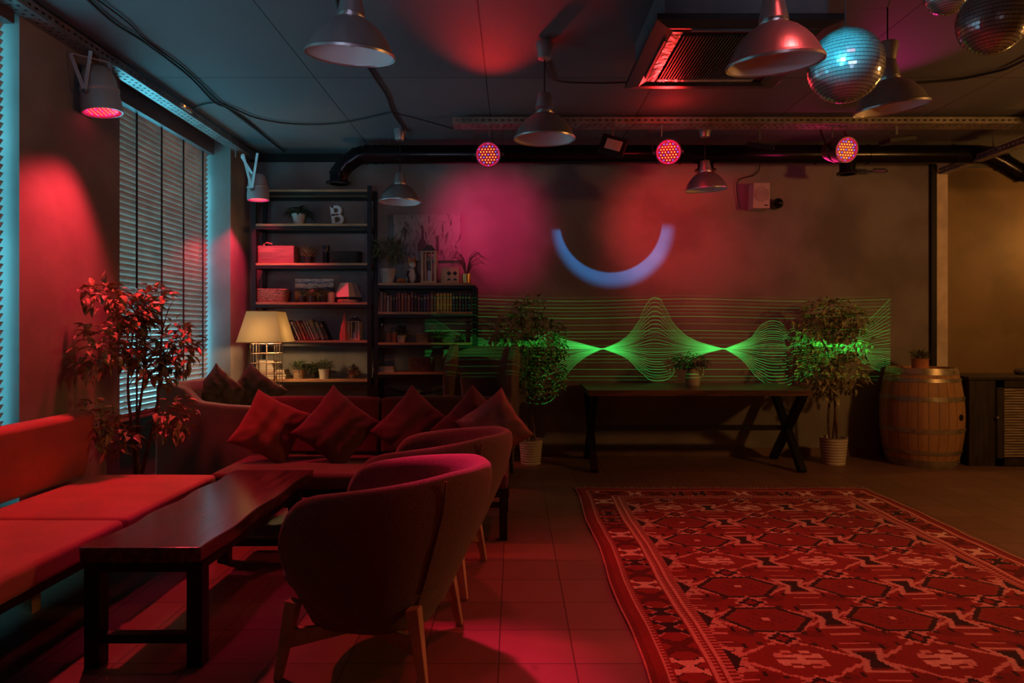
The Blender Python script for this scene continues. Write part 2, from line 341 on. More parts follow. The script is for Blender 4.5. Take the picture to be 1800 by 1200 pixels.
# left wall: pilasters and the low walls beneath the two windows
NI = -3.05; W1 = (1.85, 3.81); W2 = (4.78, 6.65)
mb = MB()
for a, b in ((YF, W1[0]), (W1[1], W2[0]), (W2[1], YB + .15)): mb.b2(XL - .6, XL, a, b, 0, CEIL)
for a, b in (W1, W2): mb.b2(XL - .6, NI, a, b, 0, .60); mb.b2(XL - .6, NI, a, b, 3.04, CEIL)
struct(mb.build('wall_left', m_pil))
m_fr = mat('window_frame_paint', (.55, .55, .55), .5)
gm = bpy.data.materials.new('window_glass'); gm.use_nodes = True; t = NT(gm.node_tree); gm.node_tree.nodes.remove(gm.node_tree.nodes['Principled BSDF'])
tr = t.n('ShaderNodeBsdfTransparent'); gl = t.n('ShaderNodeBsdfGlossy'); gl.inputs['Roughness'].default_value = .02; mx = t.n('ShaderNodeMixShader'); mx.inputs[0].default_value = .07
t.link(tr.outputs[0], mx.inputs[1]); t.link(gl.outputs[0], mx.inputs[2]); t.link(mx.outputs[0], gm.node_tree.nodes['Material Output'].inputs[0])
for k, (a, b) in enumerate((W1, W2)):
    mb = MB(); x0, x1 = -3.30, -3.24
    mb.b2(x0, x1, a, a + .06, .6, 3.04); mb.b2(x0, x1, b - .06, b, .6, 3.04); mb.b2(x0, x1, a, b, .6, .66); mb.b2(x0, x1, a, b, 2.98, 3.04)
    mb.b2(x0, x1, (a + b) / 2 - .03, (a + b) / 2 + .03, .6, 3.04)
    f = struct(mb.build('window_%d' % (k + 1), m_fr))
    MB().b2(-3.275, -3.267, a + .05, b - .05, .65, 2.99).build('window_pane', gm, f)
    struct(MB().b2(NI - .16, NI + .03, a, b, .60, .625).build('trim_%d' % (k + 3), m_fr))
struct(MB().b2(XL + .001, 4.32, YB - .012, YB - .001, .0, .085).build('baseboard_back', mat('skirting_tile', (.20, .12, .08), .5, 0, .2, 3)))
mb = MB()
for a, b in (W1, W2): mb.b2(NI, NI + .012, a, b, 0, .10)
mb.b2(XL, XL + .012, W1[1], W2[0], 0, .10)
struct(mb.build('baseboard_left', MATS['skirting_tile']))
struct(MB().b2(XL, 4.3, YB - .006, YB - .001, 3.055, CEIL).build('trim_5', m_black))
mb = MB(); mb.b2(XL, 4.3, 7.0, YB - .013, .0, .0005)

# blinds
for k, (a, b) in enumerate((W1, W2)):
    lab = ['brown slatted venetian blind at the left edge of the frame', 'brown slatted venetian blind behind the red-lit ficus'][k]
    th = thing('venetian_blind', lab, 'blind', ((-2.825, -2.965)[k], (a + b) / 2, .625), 0, 'window blinds')
    L = b - a - .07; n = 52; mb = MB()
    for i in range(n):
        zc = .03 + i * (2.37 / n)
        mb.box((0, 0, zc), (.050, L - random.uniform(0, .006), .003), Euler((0, R(-58 + random.uniform(-1.5, 1.5)), 0)))
    mb.build('slat_stack', m_slat, th)
    MB().b2(-.06, .075, -L / 2, L / 2, 2.375, 2.51).build('headrail', mat('headrail_wood', (.10, .075, .08), .4), th, bev=.004)
    MB().b2(-.025, .025, -L / 2, L / 2, -.005, .012).build('bottom_rail', m_slat, th)
    for j in range(5):
        y = -L / 2 + L * (.08 + .84 * j / 4)
        MB().b2(.026, .030, y - .012, y + .012, .0, 2.40).build('ladder_tape', m_tape, th)

# ---------------------------------------------------------------- perforated trays on the ceiling
def perforated(o_len, wdt, ht, name, m, parent, loc, rz):
    # channel along local y, floor width wdt, side ht, with real slots cut as gaps between strips
    mb = MB(); t = .003; pitch = .055; n = int(o_len / pitch)
    for s in (0, 1):
        xo = s * wdt
        mb.b2(xo - t / 2, xo + t / 2, 0, o_len, 0, ht * .38); mb.b2(xo - t / 2, xo + t / 2, 0, o_len, ht * .62, ht)
    mb.b2(0, wdt, 0, o_len, 0, t) if wdt < .05 else None
    rows = [0, .24, .40, .60, .76, 1.0]
    if wdt >= .05:
        for r0, r1 in ((0, .22), (.38, .62), (.78, 1)): mb.b2(wdt * r0, wdt * r1, 0, o_len, 0, t)
    for i in range(n):
        y0 = i * pitch
        for s in (0, 1): mb.b2(s * wdt - t / 2, s * wdt + t / 2, y0, y0 + pitch * .5, ht * .38, ht * .62)
        if wdt >= .05:
            mb.b2(wdt * .22, wdt * .38, y0, y0 + pitch * .72, 0, t); mb.b2(wdt * .62, wdt * .78, y0 + pitch * .2, y0 + pitch * .9, 0, t)
    return mb.build(name, m, parent, loc, rz)
th = thing('cable_tray', 'perforated steel cable tray running above the windows', 'cable tray', (-2.745, 0, 3.06))
perforated(7.05, .11, .055, 'channel', m_zinc, th, (0, -.0, 0), 0)
for y in (1.5, 2.6, 3.6, 4.15, 4.45, 5.1, 6.3): MB().tube([(.055, y, .0), (.055, y, .0785)], .004, 6).build('threaded_rod', m_grey, th)
th = thing('cable_tray', 'perforated steel cable tray crossing the ceiling before the black duct', 'cable tray', (-.52, 5.80, 3.06))
perforated(7.2, .18, .055, 'channel', mat('dull_steel', (.30, .27, .24), .5, .6, .25, 8), th, (0, .18, 0), R(-90))
for x in (.4, 1.8, 3.2, 4.6, 6.0): MB().tube([(x, .09, 0), (x, .09, .0785)], .004, 6).build('threaded_rod', m_grey, th)
th = thing('support_rail', 'perforated steel rail running forward from the pale column', 'rail', (4.40, 5.0, 2.92))
perforated(2.08, .09, .06, 'channel', MATS['dull_steel'], th, (0, 0, 0), 0)
for y in (.35, 1.35): MB().tube([(.045, y, .0), (.045, y, .22)], .005, 6).build('hanger_rod', m_grey, th)

# ---------------------------------------------------------------- duct
th = thing('ventilation_duct', 'glossy black round duct with elbows along the back wall', 'duct', (0, 6.6, 3.0))
x0, x1 = PX(640, 6.6), PX(1718, 6.6)
MB().tube([(x0, 0, 0), (x1, 0, 0)], .09, 32).build('pipe', m_duct, th, smooth=True)
for x in (x0 + .02, x0 + .1, x0 + .17, 0.2, 1.6, 2.9, 3.4, x1 - .25): MB().tube([(x, 0, 0), (x + .012, 0, 0)], .095, 32).build('joint_ring', m_duct, th, smooth=True)
def elbow(pts, r, nm):
    mb = MB(); mb.tube(pts, r, 24)
    o = mb.build(nm, m_duct, th, smooth=True)
    for p, q in zip(pts[1:-1], pts[2:]):
        p, q = Vector(p), Vector(q); d = (q - p).normalized(); MB().tube([p - d * .008, p + d * .008], r + .007, 24).build('seam_ring', m_duct, o, smooth=True)
elbow([(x0, 0, 0), (x0 - .06, 0, -.015), (x0 - .17, 0, -.09), (x0 - .24, 0, -.18), (x0 - .245, 0, -.27)], .088, 'elbow')
MB().lathe([(.088, 0), (.12, -.005), (.12, -.018), (.085, -.02)], (x0 - .245, 0, -.265), 32).build('flange', m_duct, th, smooth=True)
elbow([(x1, 0, 0), (x1 + .10, -.005, -.01), (x1 + .22, -.02, -.08), (x1 + .36, -.04, -.18), (x1 + .55, -.06, -.20), (x1 + 1.9, -.06, -.22)], .088, 'elbow')
for i, (px, dz) in enumerate(((1490, .13), (1240, .10))):
    x = PX(px, 6.6)
    MB().lathe([(.075, 0), (.075, -.07 - dz + .03), (.10, -.075 - dz + .03), (.10, -.09 - dz + .03), (.07, -.09 - dz + .03)], (x, 0, 0), 28).build('outlet', m_duct, th, smooth=True)
for x in (-1.2, .8, 2.4, 4.2): MB().tube([(x, 0, .0), (x, 0, .14)], .004, 6).build('hanger_rod', m_grey, th)

# ---------------------------------------------------------------- can lights
m_ledr = mat('led_amber_red', (1, .3, .1), .3, emit=(1.0, .22, .03), es=3.4)
m_ledb = mat('led_blue', (.1, .2, 1), .3, emit=(.06, .12, 1.0), es=2.4)
m_ledface = mat('led_lens_red', (.3, .01, .03), .4, emit=(1.0, .01, .05), es=.12)
m_ledface2 = mat('led_lens_bright', (.3, .01, .03), .4, emit=(1.0, .02, .10), es=1.1)
m_rimglow = mat('led_rim_glow', (.4, .02, .05), .3, emit=(1.0, .02, .12), es=.45)
m_can = mat('satin_can_metal', (.50, .46, .45), .30, .4)
m_strap = mat('pale_steel_strap', (.62, .60, .62), .5, .2)
def can(name, loc, direction, label, r=.1, bright=False, hang=None, mtl=None, straps=False):
    th = thing(name, label, 'spotlight', loc, 0, 'stage can lights')
    M = Vector(direction).to_track_quat('Z', 'Y').to_matrix(); mtl = mtl or m_chrome
    MB().lathe([(r * .02, -2.5 * r), (r * .45, -2.48 * r), (r * .7, -2.3 * r), (r * .86, -1.8 * r), (r * .9, -1.3 * r), (r * .98, -1.25 * r), (r * .98, -1.1 * r), (r * .93, -1.05 * r), (r, -.6 * r), (r, 0), (r * .93, .0), (r * .93, -.12 * r)], seg=40, M=M).build('housing', mtl, th, smooth=True)
    MB().lathe([(.0005, -.1 * r), (r * .93, -.1 * r)], seg=32, M=M).build('lens', m_ledface2 if bright else m_ledface, th)
    MB().lathe([(r * .80, -.06 * r), (r * .93, -.01 * r)], seg=36, M=M).build('glowing_rim', m_rimglow, th, smooth=True)  # ring emits by itself, standing in for LED light on the rim
    for mm, off in ((m_ledr, 0), (m_ledb, 1)):
        mb = MB(); st = r * .235; k = 0
        for i in range(-5, 6):
            for j in range(-5, 6):
                x = (i + (j % 2) * .5) * st; y = j * st * .87
                if math.hypot(x, y) > r * .84: continue
                outer = math.hypot(x, y) > r * .70
                blue = outer or ((i * 2 + j * 3) % 7 in (0,))
                if (blue and off) or (not blue and not off):
                    mb.ball(M @ Vector((x, y, -.08 * r)), r * (.022 if bright else .050), 8, 4)
        mb.build('led_cluster', mm, th)
    # yoke
    top = Vector(hang); c = M @ Vector((0, 0, -.8 * r))
    if straps:
        kd = Vector((-.15, -.98, 0)); k0 = c + kd * r * 1.12; k1 = c - kd * r * 1.12
        for q in (Vector((-.075, -.02, 0)), Vector((.075, -.06, 0))):
            MB().bar(k0, k0 + Vector((q.x - .0, q.y, top.z - k0.z - .05)), .024, .004, up=kd).build('yoke_strap', m_strap, th)
        MB().bar(k1, top + Vector((.06, 0, -.04)), .024, .004, up=kd).build('yoke_strap', m_strap, th)
        MB().bar(k0 + Vector((-.075, -.02, top.z - k0.z - .05)), top + Vector((.06, 0, -.04)), .024, .004).build('yoke_strap', m_strap, th)
    else:
        mb = MB(); kd = M @ Vector((1, 0, 0)); kd.z = 0; kd.normalize()
        for sg in (-1, 1): mb.bar(c + kd * sg * r * 1.12, top + kd * sg * r * 1.12, .022, .003, up=kd)
        mb.bar(top - kd * r * 1.12, top + kd * r * 1.12, .022, .003); mb.build('yoke', mtl, th)
    MB().tube([top - Vector((0, 0, .05)), top + Vector((0, 0, .05))], .006, 8).build('hook', m_zinc, th)
    for sg in (-1, 1): MB().tube([c + kd * sg * r * .9, c + kd * sg * r * 1.2], .014, 12).build('knob', m_grey, th)
    return th
can('can_spotlight', (-2.63, 4.38, 2.70), (.12, .03, -1), 'polished can spotlight with red lens hanging by the left windows', .118, True, (-.03, .02, .37), mtl=m_can, straps=True)
can('can_spotlight', (-2.46, 6.60, 2.56), (.04, 0, -1), 'polished can spotlight with red lens beside the tall shelf', .102, True, (-.22, 0, .46), mtl=m_can, straps=True)
m_canred = mat('dark_can_paint', (.10, .05, .05), .4, .6)
can('can_spotlight', PARS[0], (-.05, -1, -.28), 'lit dark can spotlight above the wing chair, leftmost on the rear tray', .104, False, (0, .26, .27), mtl=m_canred)
can('can_spotlight', PARS[1], (-.18, -1, -.22), 'lit dark can spotlight in the middle of the rear tray, tilted left', .104, False, (0, .26, .25), mtl=m_canred)
can('can_spotlight', PARS[2], (.20, -1, -.22), 'lit dark can spotlight below the mirror ball, rightmost on the rear tray', .104, False, (0, .26, .23), mtl=m_canred)

# ---------------------------------------------------------------- pendants
def pendant(px, py, D, r, label, tilt=(0, 0), canopy=None, gap=False, cord=True):
    p = P(px, py, D); th = thing('pendant_lamp', label, 'pendant lamp', p, 0, 'bell shaped metal pendants')
    M = Euler((R(tilt[0]), R(tilt[1]), 0)).to_matrix()
    out = [(1.0, 0), (.995, .02), (.96, .12), (.89, .27), (.79, .43), (.66, .58), (.51, .71), (.37, .79), (.30, .82)]
    MB().lathe([(a * r, b * r) for a, b in out], seg=48, M=M).build('shade', m_alu, th, smooth=True)
    s = MB().lathe([(a * r - .004, b * r) for a, b in out] + [(.01, .82 * r)], seg=48, M=M).build('shade_lining', m_shadein, th, smooth=True)
    mb = MB(); mb.lathe([((1 - .004) * r, 0), (1.02 * r, -.006), (1.03 * r, .004), (r, .014)], seg=48, M=M); mb.build('rim', m_alu, th, smooth=True)
    k = .10 * r if gap else 0
    MB().lathe([(.30 * r, .81 * r), (.31 * r, .86 * r), (.26 * r, .87 * r), (.26 * r, .93 * r)], seg=32, M=M).build('collar', m_alu, th, smooth=True)
    MB().lathe([(.31 * r, .91 * r + k), (.26 * r, 1.15 * r + k), (.22 * r, 1.36 * r + k), (.19 * r, 1.39 * r + k), (.001, 1.39 * r + k)], seg=32, M=M, cap0=True).build('cap', m_alu, th, smooth=True)
    bl = MB(); bl.ball(M @ Vector((0, 0, .38 * r)), .2 * r, 20, 12); bl.lathe([(.08 * r, .45 * r), (.08 * r, .83 * r)], seg=16, M=M); bl.build('bulb', m_opal, th, smooth=True)
    top = M @ Vector((0, 0, 1.39 * r + k))
    MB().tube([top, (top.x, top.y, CEIL - p.z)], .004, 8).build('cord', m_rubber, th)
    if canopy is not None:
        z = CEIL - p.z - .06 - canopy
        MB().lathe([(.001, .06), (.055, .06), (.058, .05), (.042, -.04), (.02, -.045), (.001, -.045)], (top.x, top.y, z), 28).build('canopy', m_alu, th, smooth=True)
    return th
pendant(616, 97, 3.01, .19, 'large silver bell pendant at the top left with a visible bulb', (8, 3), 0.0)
pendant(957, 244, 4.32, .19, 'silver bell pendant with a gap under its cap, hanging in the middle', (2, 0), .02, gap=True)
pendant(1362, 112, 2.82, .19, 'silver bell pendant hanging before the air conditioner', (6, -4), 0.0)
pendant(1567, 190, 3.9, .192, 'silver bell pendant hanging right of the cyan mirror ball', (4, -7), .20)
pendant(703, 355, 6.25, .19, 'silver bell pendant hanging beside the tall shelf', (0, 0), 0.0)
pendant(1241, 333, 6.15, .185, 'silver bell pendant hanging left of the wall speaker', (3, -3), 0.0)

# ---------------------------------------------------------------- mirror balls
def tile_mat():
    m = bpy.data.materials.new('mirror_tile'); m.use_nodes = True; b = m.node_tree.nodes['Principled BSDF']
    b.inputs['Base Color'].default_value = (.60, .62, .64, 1); b.inputs['Metallic'].default_value = .7; b.inputs['Roughness'].default_value = .2
    return m
m_tile = tile_mat(); m_grout = mat('ball_core', (.02, .02, .022), .7)
def mirror_ball(px, py, D, r, label, rows=30):
    p = P(px, py, D); th = thing('mirror_ball', label, 'mirror ball', p, 0, 'mirror balls on the ceiling')
    MB().ball((0, 0, 0), r * .985, 40, 24).build('core', m_grout, th, smooth=True)
    mb = MB()
    for i in range(rows):
        a0 = math.pi * (i + .09) / rows; a1 = math.pi * (i + .91) / rows; am = (a0 + a1) / 2
        n = max(4, int(round(2 * rows * math.sin(am))))
        for k in range(n):
            q0 = 2 * math.pi * (k + .02) / n; q1 = 2 * math.pi * (k + .98) / n; qm = (q0 + q1) / 2
            pt = lambda a, q: Vector((r * math.sin(a) * math.cos(q), r * math.sin(a) * math.sin(q), r * math.cos(a)))
            c = pt(am, qm); rot = Euler((random.gauss(0, .03), random.gauss(0, .03), random.gauss(0, .03))).to_matrix()
            mb.add([c + rot @ (pt(a, q) - c) for a, q in ((a0, q0), (a0, q1), (a1, q1), (a1, q0))], [(0, 1, 2, 3)])
    mb.build('mirror_tile_skin', m_tile, th)
    MB().tube([(0, 0, r * .97), (0, 0, CEIL - p.z)], .004, 8).build('hanging_wire', m_grey, th)
    MB().lathe([(.03, r * .97), (.03, r * 1.04), (.012, r * 1.1)], seg=16).build('top_cap', m_grey, th, smooth=True)
mirror_ball(1486, 116, 3.28, .172, 'cyan lit mirror ball in front of the air conditioner corner')
mirror_ball(1745, 36, 3.0, .143, 'dark mirror ball with red reflections near the right edge', 26)
mirror_ball(1666, -13, 3.3, .104, 'small mirror ball cut by the top of the frame', 24)

# ---------------------------------------------------------------- ceiling air conditioner
xa, xb = PX(1155, 3.45), PX(1487, 3.45)
th = thing('air_conditioner', 'black ceiling cassette air conditioner with slatted grille', 'air conditioner', ((xa + xb) / 2, 3.95, 2.88))
MB().box((0, 0, .15), (.84, .86, .235)).build('casing', m_acbox, th)
mb = MB(); S = .475; Sy = .50
def ring(mb, s0x, s0y, z0, s1x, s1y, z1):
    v = [(-s0x, -s0y, z0), (s0x, -s0y, z0), (s0x, s0y, z0), (-s0x, s0y, z0), (-s1x, -s1y, z1), (s1x, -s1y, z1), (s1x, s1y, z1), (-s1x, s1y, z1)]
    mb.add(v, [(0, 1, 5, 4), (1, 2, 6, 5), (2, 3, 7, 6), (3, 0, 4, 7)])
ring(mb, S, Sy, .03, S, Sy, 0); ring(mb, S, Sy, 0, .40, .42, -.012); ring(mb, .40, .42, -.012, .36, .38, .0); ring(mb, S, Sy, .03, .3, .3, .031)
mb.build('panel', m_ac, th)
mb = MB()
for i in range(34):
    x = -.29 + i * .58 / 33; mb.b2(x - .004, x + .004, -.31, .31, -.006, .006)
for y in (-.31, -.155, 0, .155, .31): mb.b2(-.30, .30, y - .004, y + .004, .0, .008)
mb.build('grille', m_ac, th)
MB().b2(-.36, .36, -.38, .38, .009, .012).build('filter', mat('filter_red', (.10, .03, .03), .8), th)
MB().b2(-.365, -.31, -.36, .36, -.004, .004).build('foil_strip', m_foil, th)
MB().b2(-.30, .30, .325, .365, -.004, .004).build('foil_strip', m_foil, th)
for (x, y, a, b) in ((-.385, 0, .012, .55), (0, -.40, .55, .012), (.385, 0, .012, .55)): MB().box((x, y, -.012), (a, b, .012)).build('vent_louver', m_grey, th)
mb = MB()
for i in range(3):
    mb.box((-.18 + i * .2, -.432, .21), (.13, .006, .004)); mb.box((-.18 + i * .2, -.432, .17), (.13, .006, .004))
mb.box((-.421, .1, .12), (.003, .2, .12)); mb.build('casing_label', m_grey, th)
for a in (-1, 1):
    for b in (-1, 1): MB().tube([(a * .40, b * .40, .26), (a * .40, b * .40, .27)], .006, 8).build('mounting_bolt', m_zinc, th)

# ---------------------------------------------------------------- small devices near the ceiling and wall
def cable(pts, r, label, name='cable', cat='cable', m=None, grp=None):
    # smooth through points
    q = [Vector(p) for p in pts]; out = []
    for i in range(len(q) - 1):
        p0 = q[max(i - 1, 0)]; p1 = q[i]; p2 = q[i + 1]; p3 = q[min(i + 2, len(q) - 1)]
        for s in range(6):
            u = s / 6; out.append(.5 * ((2 * p1) + (p2 - p0) * u + (2 * p0 - 5 * p1 + 4 * p2 - p3) * u * u + (3 * p1 - p0 - 3 * p2 + p3) * u ** 3))
    out.append(q[-1])
    return tag(MB().tube(out, r, 8).build(name, m or m_rubber, smooth=True), label, cat, grp)
cable([PC(150, -5), PC(200, 40), PC(255, 75), PC(330, 132), PC(375, 178), PC(400, 190), PC(440, 218), PC(478, 250), PC(500, 266)], .008, 'thick black cable sagging along the ceiling above the windows')
cable([PC(165, -5), PC(225, 40), PC(256, 72), PC(320, 118), PC(392, 184), PC(430, 213), PC(476, 248)], .006, 'thin black cable twisting beside the thick ceiling cable')
cable([PC(340, 190), PC(385, 181), PC(450, 207), PC(520, 218), PC(600, 216), PC(690, 197)], .007, 'black cable swagging across the ceiling towards the middle')
cable([PC(690, 197), PC(740, 210), PC(797, 226, 3.1)], .005, 'thin cable running on to the rear tray')
cable([PC(590, -5), PC(610, 60), PC(655, 130), PC(680, 168), PC(690, 197), PC(708, 225), PC(712, 246, 3.1)], .009, 'black cable dropping from the large pendant to the duct')
cable([PC(958, 108), PC(965, 130), PC(985, 143), PC(1060, 146), PC(1110, 144)], .006, 'black cable from the middle pendant to the air conditioner')
cable([PC(1610, 146), PC(1680, 140), PC(1740, 128), PC(1775, 118), PC(1830, 90)], .009, 'black cable along the ceiling at the right edge')
def flood(px, py, D, label, rot, s=.15):
    p = P(px, py, D); th = thing('floodlight', label, 'floodlight', p, 0, 'small flood lights on the rear tray')
    M = rot.to_matrix()
    MB().box((0, .02, 0), (s * 1.3, .04, s), M).build('housing', m_black, th, bev=.006)
    MB().box(M @ Vector((0, -.003, 0)), (s * .8, .012, s * .58), M).build('lens', mat('frosted_lens', (.5, .47, .47), .35), th, bev=.004)
    MB().bar((0, .03, s * .3), (0, .03, 3.06 - p.z), .02, .004).build('bracket', m_grey, th)
flood(1078, 255, 5.75, 'square floodlight tilted between the first two lit can spotlights', Euler((R(-20), R(18), R(-12))), .17)
flood(1338, 255, 5.85, 'floodlight seen nearly edge on, right of the middle can spotlight', Euler((R(-74), R(12), R(-15))), .17)
flood(1580, 246, 5.85, 'black floodlight right of the rightmost can spotlight', Euler((R(-86), R(-6), 0)), .18)
p = P(1335, 344, 6.98); th = thing('wall_speaker', 'beige wall speaker with round grille on the back wall', 'speaker', p)
MB().prism([(-.075, -.13), (.10, -.13), (.10, .13), (-.065, .13)], -.02, .13).build('cabinet', m_plastic, th, bev=.006)
mb = MB()
for i in range(5): mb.lathe([(.012 + i * .013, -.0225), (.018 + i * .013, -.0225)], (0.012, 0, 0), 28, Euler((R(90), 0, 0)).to_matrix())
mb2 = MB()
for rr in (.015, .03, .045, .06, .072):
    pts = [(0.014 + rr * math.cos(a * math.pi / 14), -.0235, rr * math.sin(a * math.pi / 14) + .01) for a in range(29)]
    mb2.tube(pts, .0022, 5)
mb2.build('grille', mat('grille_beige', (.40, .36, .30), .6), th); mb.bm.free()
MB().box((.06, -.023, -.10), (.035, .004, .012)).build('badge', m_black, th)
p = P(1368, 357, 7.04); th = thing('dome_camera', 'small dark dome camera beside the wall speaker', 'camera', p)
MB().ball((0, -.01, 0), .045, 20, 12).build('dome', m_duct, th, smooth=True); MB().lathe([(.052, 0), (.052, .09), (.001, .09)], (0, -.005, 0), 24, Euler((R(-90), 0, 0)).to_matrix()).build('collar', m_grey, th)
p = P(1543, 300, 6.95); th = thing('security_camera', 'small grey camera mounted under the duct near the column', 'camera', p)
MB().tube([(-.05, 0, 0), (.05, -.06, -.015)], .026, 16).build('body', m_zinc, th, smooth=True); MB().bar((-.03, .02, 0), (-.09, .17, .02), .03, .02).build('arm', m_zinc, th)
MB().lathe([(.001, 0), (.016, 0)], (.052, -.062, -.015), 14, Euler((R(90), 0, 0)).to_matrix()).build('lens', m_black, th)
cable([P(1300, 365, 7.1), P(1296, 320, 7.1), P(1325, 308, 7.1), P(1335, 296, 7.1), P(1332, 280, 7.08)], .005, 'thin dark cable rising from the wall speaker to the duct')
p = Vector((PX(1483, 5.9), 5.9, 0)); 
tag(MB().lathe([(.001, 0), (.035, 0), (.04, -.02), (.02, -.035), (.001, -.035)], P(1362, 166, 5.0), 20).build('ceiling_sensor', m_grey, smooth=True), 'small round sensor under the ceiling behind the air conditioner', 'sensor')
bpy.data.objects['ceiling_sensor'].location.z = 0
s = bpy.data.objects['ceiling_sensor']; s.location = (0, 0, CEIL - P(1362, 166, 5.0).z)
tag(MB().box(tuple(P(326, 190, 5.49)), (.035, .16, .03)).build('power_strip', m_plastic, bev=.004), 'small power strip with a glowing switch on the window tray', 'power strip')
ps = bpy.data.objects['power_strip']; MB().box(tuple(P(326, 190, 5.49) + Vector((.018, -.05, 0))), (.004, .02, .012)).build('switch', mat('orange_glow', (1, .3, .1), .5, emit=(1, .25, .05), es=3), ps)

# ---------------------------------------------------------------- rug
def rug():
    X0, X1, Y0, Y1 = .503, 2.905, 1.85, 5.635; c = .0085
    nx = int((X1 - X0) / c); ny = int((Y1 - Y0) / c)
    xs = X0 + (np.arange(nx) + .5) * c; ys = Y0 + (np.arange(ny) + .5) * c
    X, Y = np.meshgrid(xs, ys)
    red = np.array([.28, .026, .024]); red2 = np.array([.20, .018, .018]); pink = np.array([.70, .33, .27]); black = np.array([.03, .012, .015]); rust = np.array([.30, .06, .03]); wht = np.array([.80, .50, .40])
    C = np.empty((ny, nx, 3)); C[:] = red
    dx = np.minimum(X - X0, X1 - X); dy = np.minimum(Y1 - Y, Y - Y0); e = np.minimum(dx, dy)
    al = np.where(dx < dy, Y, X)                      # coordinate along the border
    rnd = np.random.RandomState(3)
    C[(e < .035)] = red2
    saw = (np.floor(al / c) % 3)
    C[(e > .075) & (e < .088)] = pink
    C[(e > .088) & (e < .10) & (saw == 0)] = pink
    C[(e > .255) & (e < .268)] = pink
    C[(e > .268) & (e < .285) & (saw == 0)] = pink
    # border motifs, 0.17 pitch
    n = np.floor((al - .03) / .17).astype(int); a = ((al - .03) / .17) % 1 * 2 - 1; b = (e - .178) / .068
    inb = np.abs(b) < 1
    kind = np.array([0, 2, 1, 0, 2, 0, 2, 1, 1, 2])[n % 10]
    arm = (np.abs(np.abs(a) - np.abs(b) * .72) < .16) & (np.abs(b) < .95) & (np.abs(b) > .15)
    cent = (np.abs(a) < .55) & (np.abs(b) < .62) & (np.abs(b) < np.abs(a) * 1.1 + .15)
    hook = (np.abs(b) > .72) & (np.abs(b) < .97) & (np.abs(a) > .30) & (np.abs(a) < .78)
    out = (np.abs(np.abs(a) - np.abs(b) * .72) < .27) & (np.abs(b) < 1.0)
    mm = inb & (arm | cent | hook)
    for k, col, oc in ((0, wht, black), (1, black, pink), (2, red2 * .6, black)):
        C[inb & out & (kind == k) & ~mm] = oc if k != 2 else red2 * .35
        C[mm & (kind == k)] = col
    # inner comb border
    C[(e > .30) & (e < .312)] = pink
    C[(e > .312) & (e < .345) & ((np.floor(al / c) % 3) == 0)] = pink
    # field
    fld = e > .345
    u = (X - 1.14) / .573; v = (Y - 3.10) / .385
    row = np.floor(v + .5).astype(int)
    uu = (u + .5) % 1 - .5; vv = (v + .5) % 1 - .5
    au, av = np.abs(uu), np.abs(vv)
    q = lambda a, s: np.floor(a / s) * s
    zig = ((Y / c / 2).astype(int) % 2) * .014
    d1 = au + av + zig                                     # lozenge lattice
    F_ = np.zeros_like(C); F_[:] = red
    F_[(np.sin(X * 21 + 3 * np.sin(Y * 9)) * np.cos(Y * 33) > .45)] = red2
    F_[(d1 > .455) & (d1 < .515)] = pink
    hexa = np.maximum(av / .36, (au + av * .55) / .375)
    step = (np.floor(X / c) + np.floor(Y / c)) % 4 < 2
    isw = (row % 3) == 2
    H1 = (hexa < 1) & (hexa > .86 + .0 * step) & ~isw; F_[H1] = black
    F_[(hexa <= .86) & ~isw] = rust * .9
    F_[(hexa <= .80) & ~isw] = red * .95
    F_[(hexa <= .5) & ~isw & ((np.floor(uu / .035) + np.floor(vv / .06)) % 3 == 0)] = red2
    F_[(au < .025) & (av < .035) & ~isw] = wht
    # white star motif rows
    s1 = (np.abs(av - .06) < .035) & (au < .17) | (np.abs(av - .17) < .03) & (au < .11) & (au > .03) | (np.abs(au - .13) < .03) & (av < .14) & (av > .03) | (au < .035) & (av < .12)
    F_[(hexa < 1.06) & (hexa > .99) & ~isw & step] = pink
    F_[(hexa < .93) & isw] = red
    F_[s1 & isw & ((uu * vv > -0.006))] = wht; F_[s1 & isw & (uu * vv <= -.006)] = pink
    # dark bow ties with pink border at half columns
    u2 = np.abs(u % 1 - .5)
    bow = (u2 < .03 + av * .28) & (av < .22); bow2 = (u2 < .075 + av * .30) & (av < .27)
    F_[bow2 & ~bow & step] = pink; F_[bow2 & ~bow & ~step] = wht * .8; F_[bow & (av < .18)] = black
    # small dark lozenges between rows
    v2 = np.abs(v % 1 - .5)
    lz = q(au, .02) + q(v2, .035) * .8
    F_[(lz < .125)] = pink; F_[(lz < .085)] = black; F_[(lz < .03)] = red
    # paired pink lines and dark dashes at half/half
    dsh = (np.abs(v2 - .10) < .013) & (u2 < .11); F_[dsh] = pink
    F_[(np.abs(v2 - .20) < .05) & (np.abs(u2 - .17) < .016)] = black
    F_[(np.abs(v2 - .13) < .03) & (np.abs(u2 - .30) < .02)] = black * 2
    C[fld] = F_[fld]
    tri = (e > .345) & (e < .345 + .10 * (2 * np.abs(((Y - 3.10) / .385) % 1 - .5) - .45)) & (dx < dy); C[(e > .345) & (e < .37 + .10 * (2 * np.abs(((Y - 3.10) / .385) % 1 - .5) - .40)) & (dx < dy) & ((np.floor(Y / c) % 3) > 0)] = pink; C[tri] = black
    C[e < .010] = pink
    C *= (1 + rnd.uniform(-.12, .12, (ny, nx, 1)))
    # mesh
    VX, VY = np.meshgrid(X0 + np.arange(nx + 1) * c, Y0 + np.arange(ny + 1) * c)
    wob = .010 * np.sin(VY * 5) * np.clip(1 - (VX - X0) / .5, 0, 1) + .006 * np.sin(VY * 4 + 1) * np.clip(1 - (X1 - VX) / .5, 0, 1)
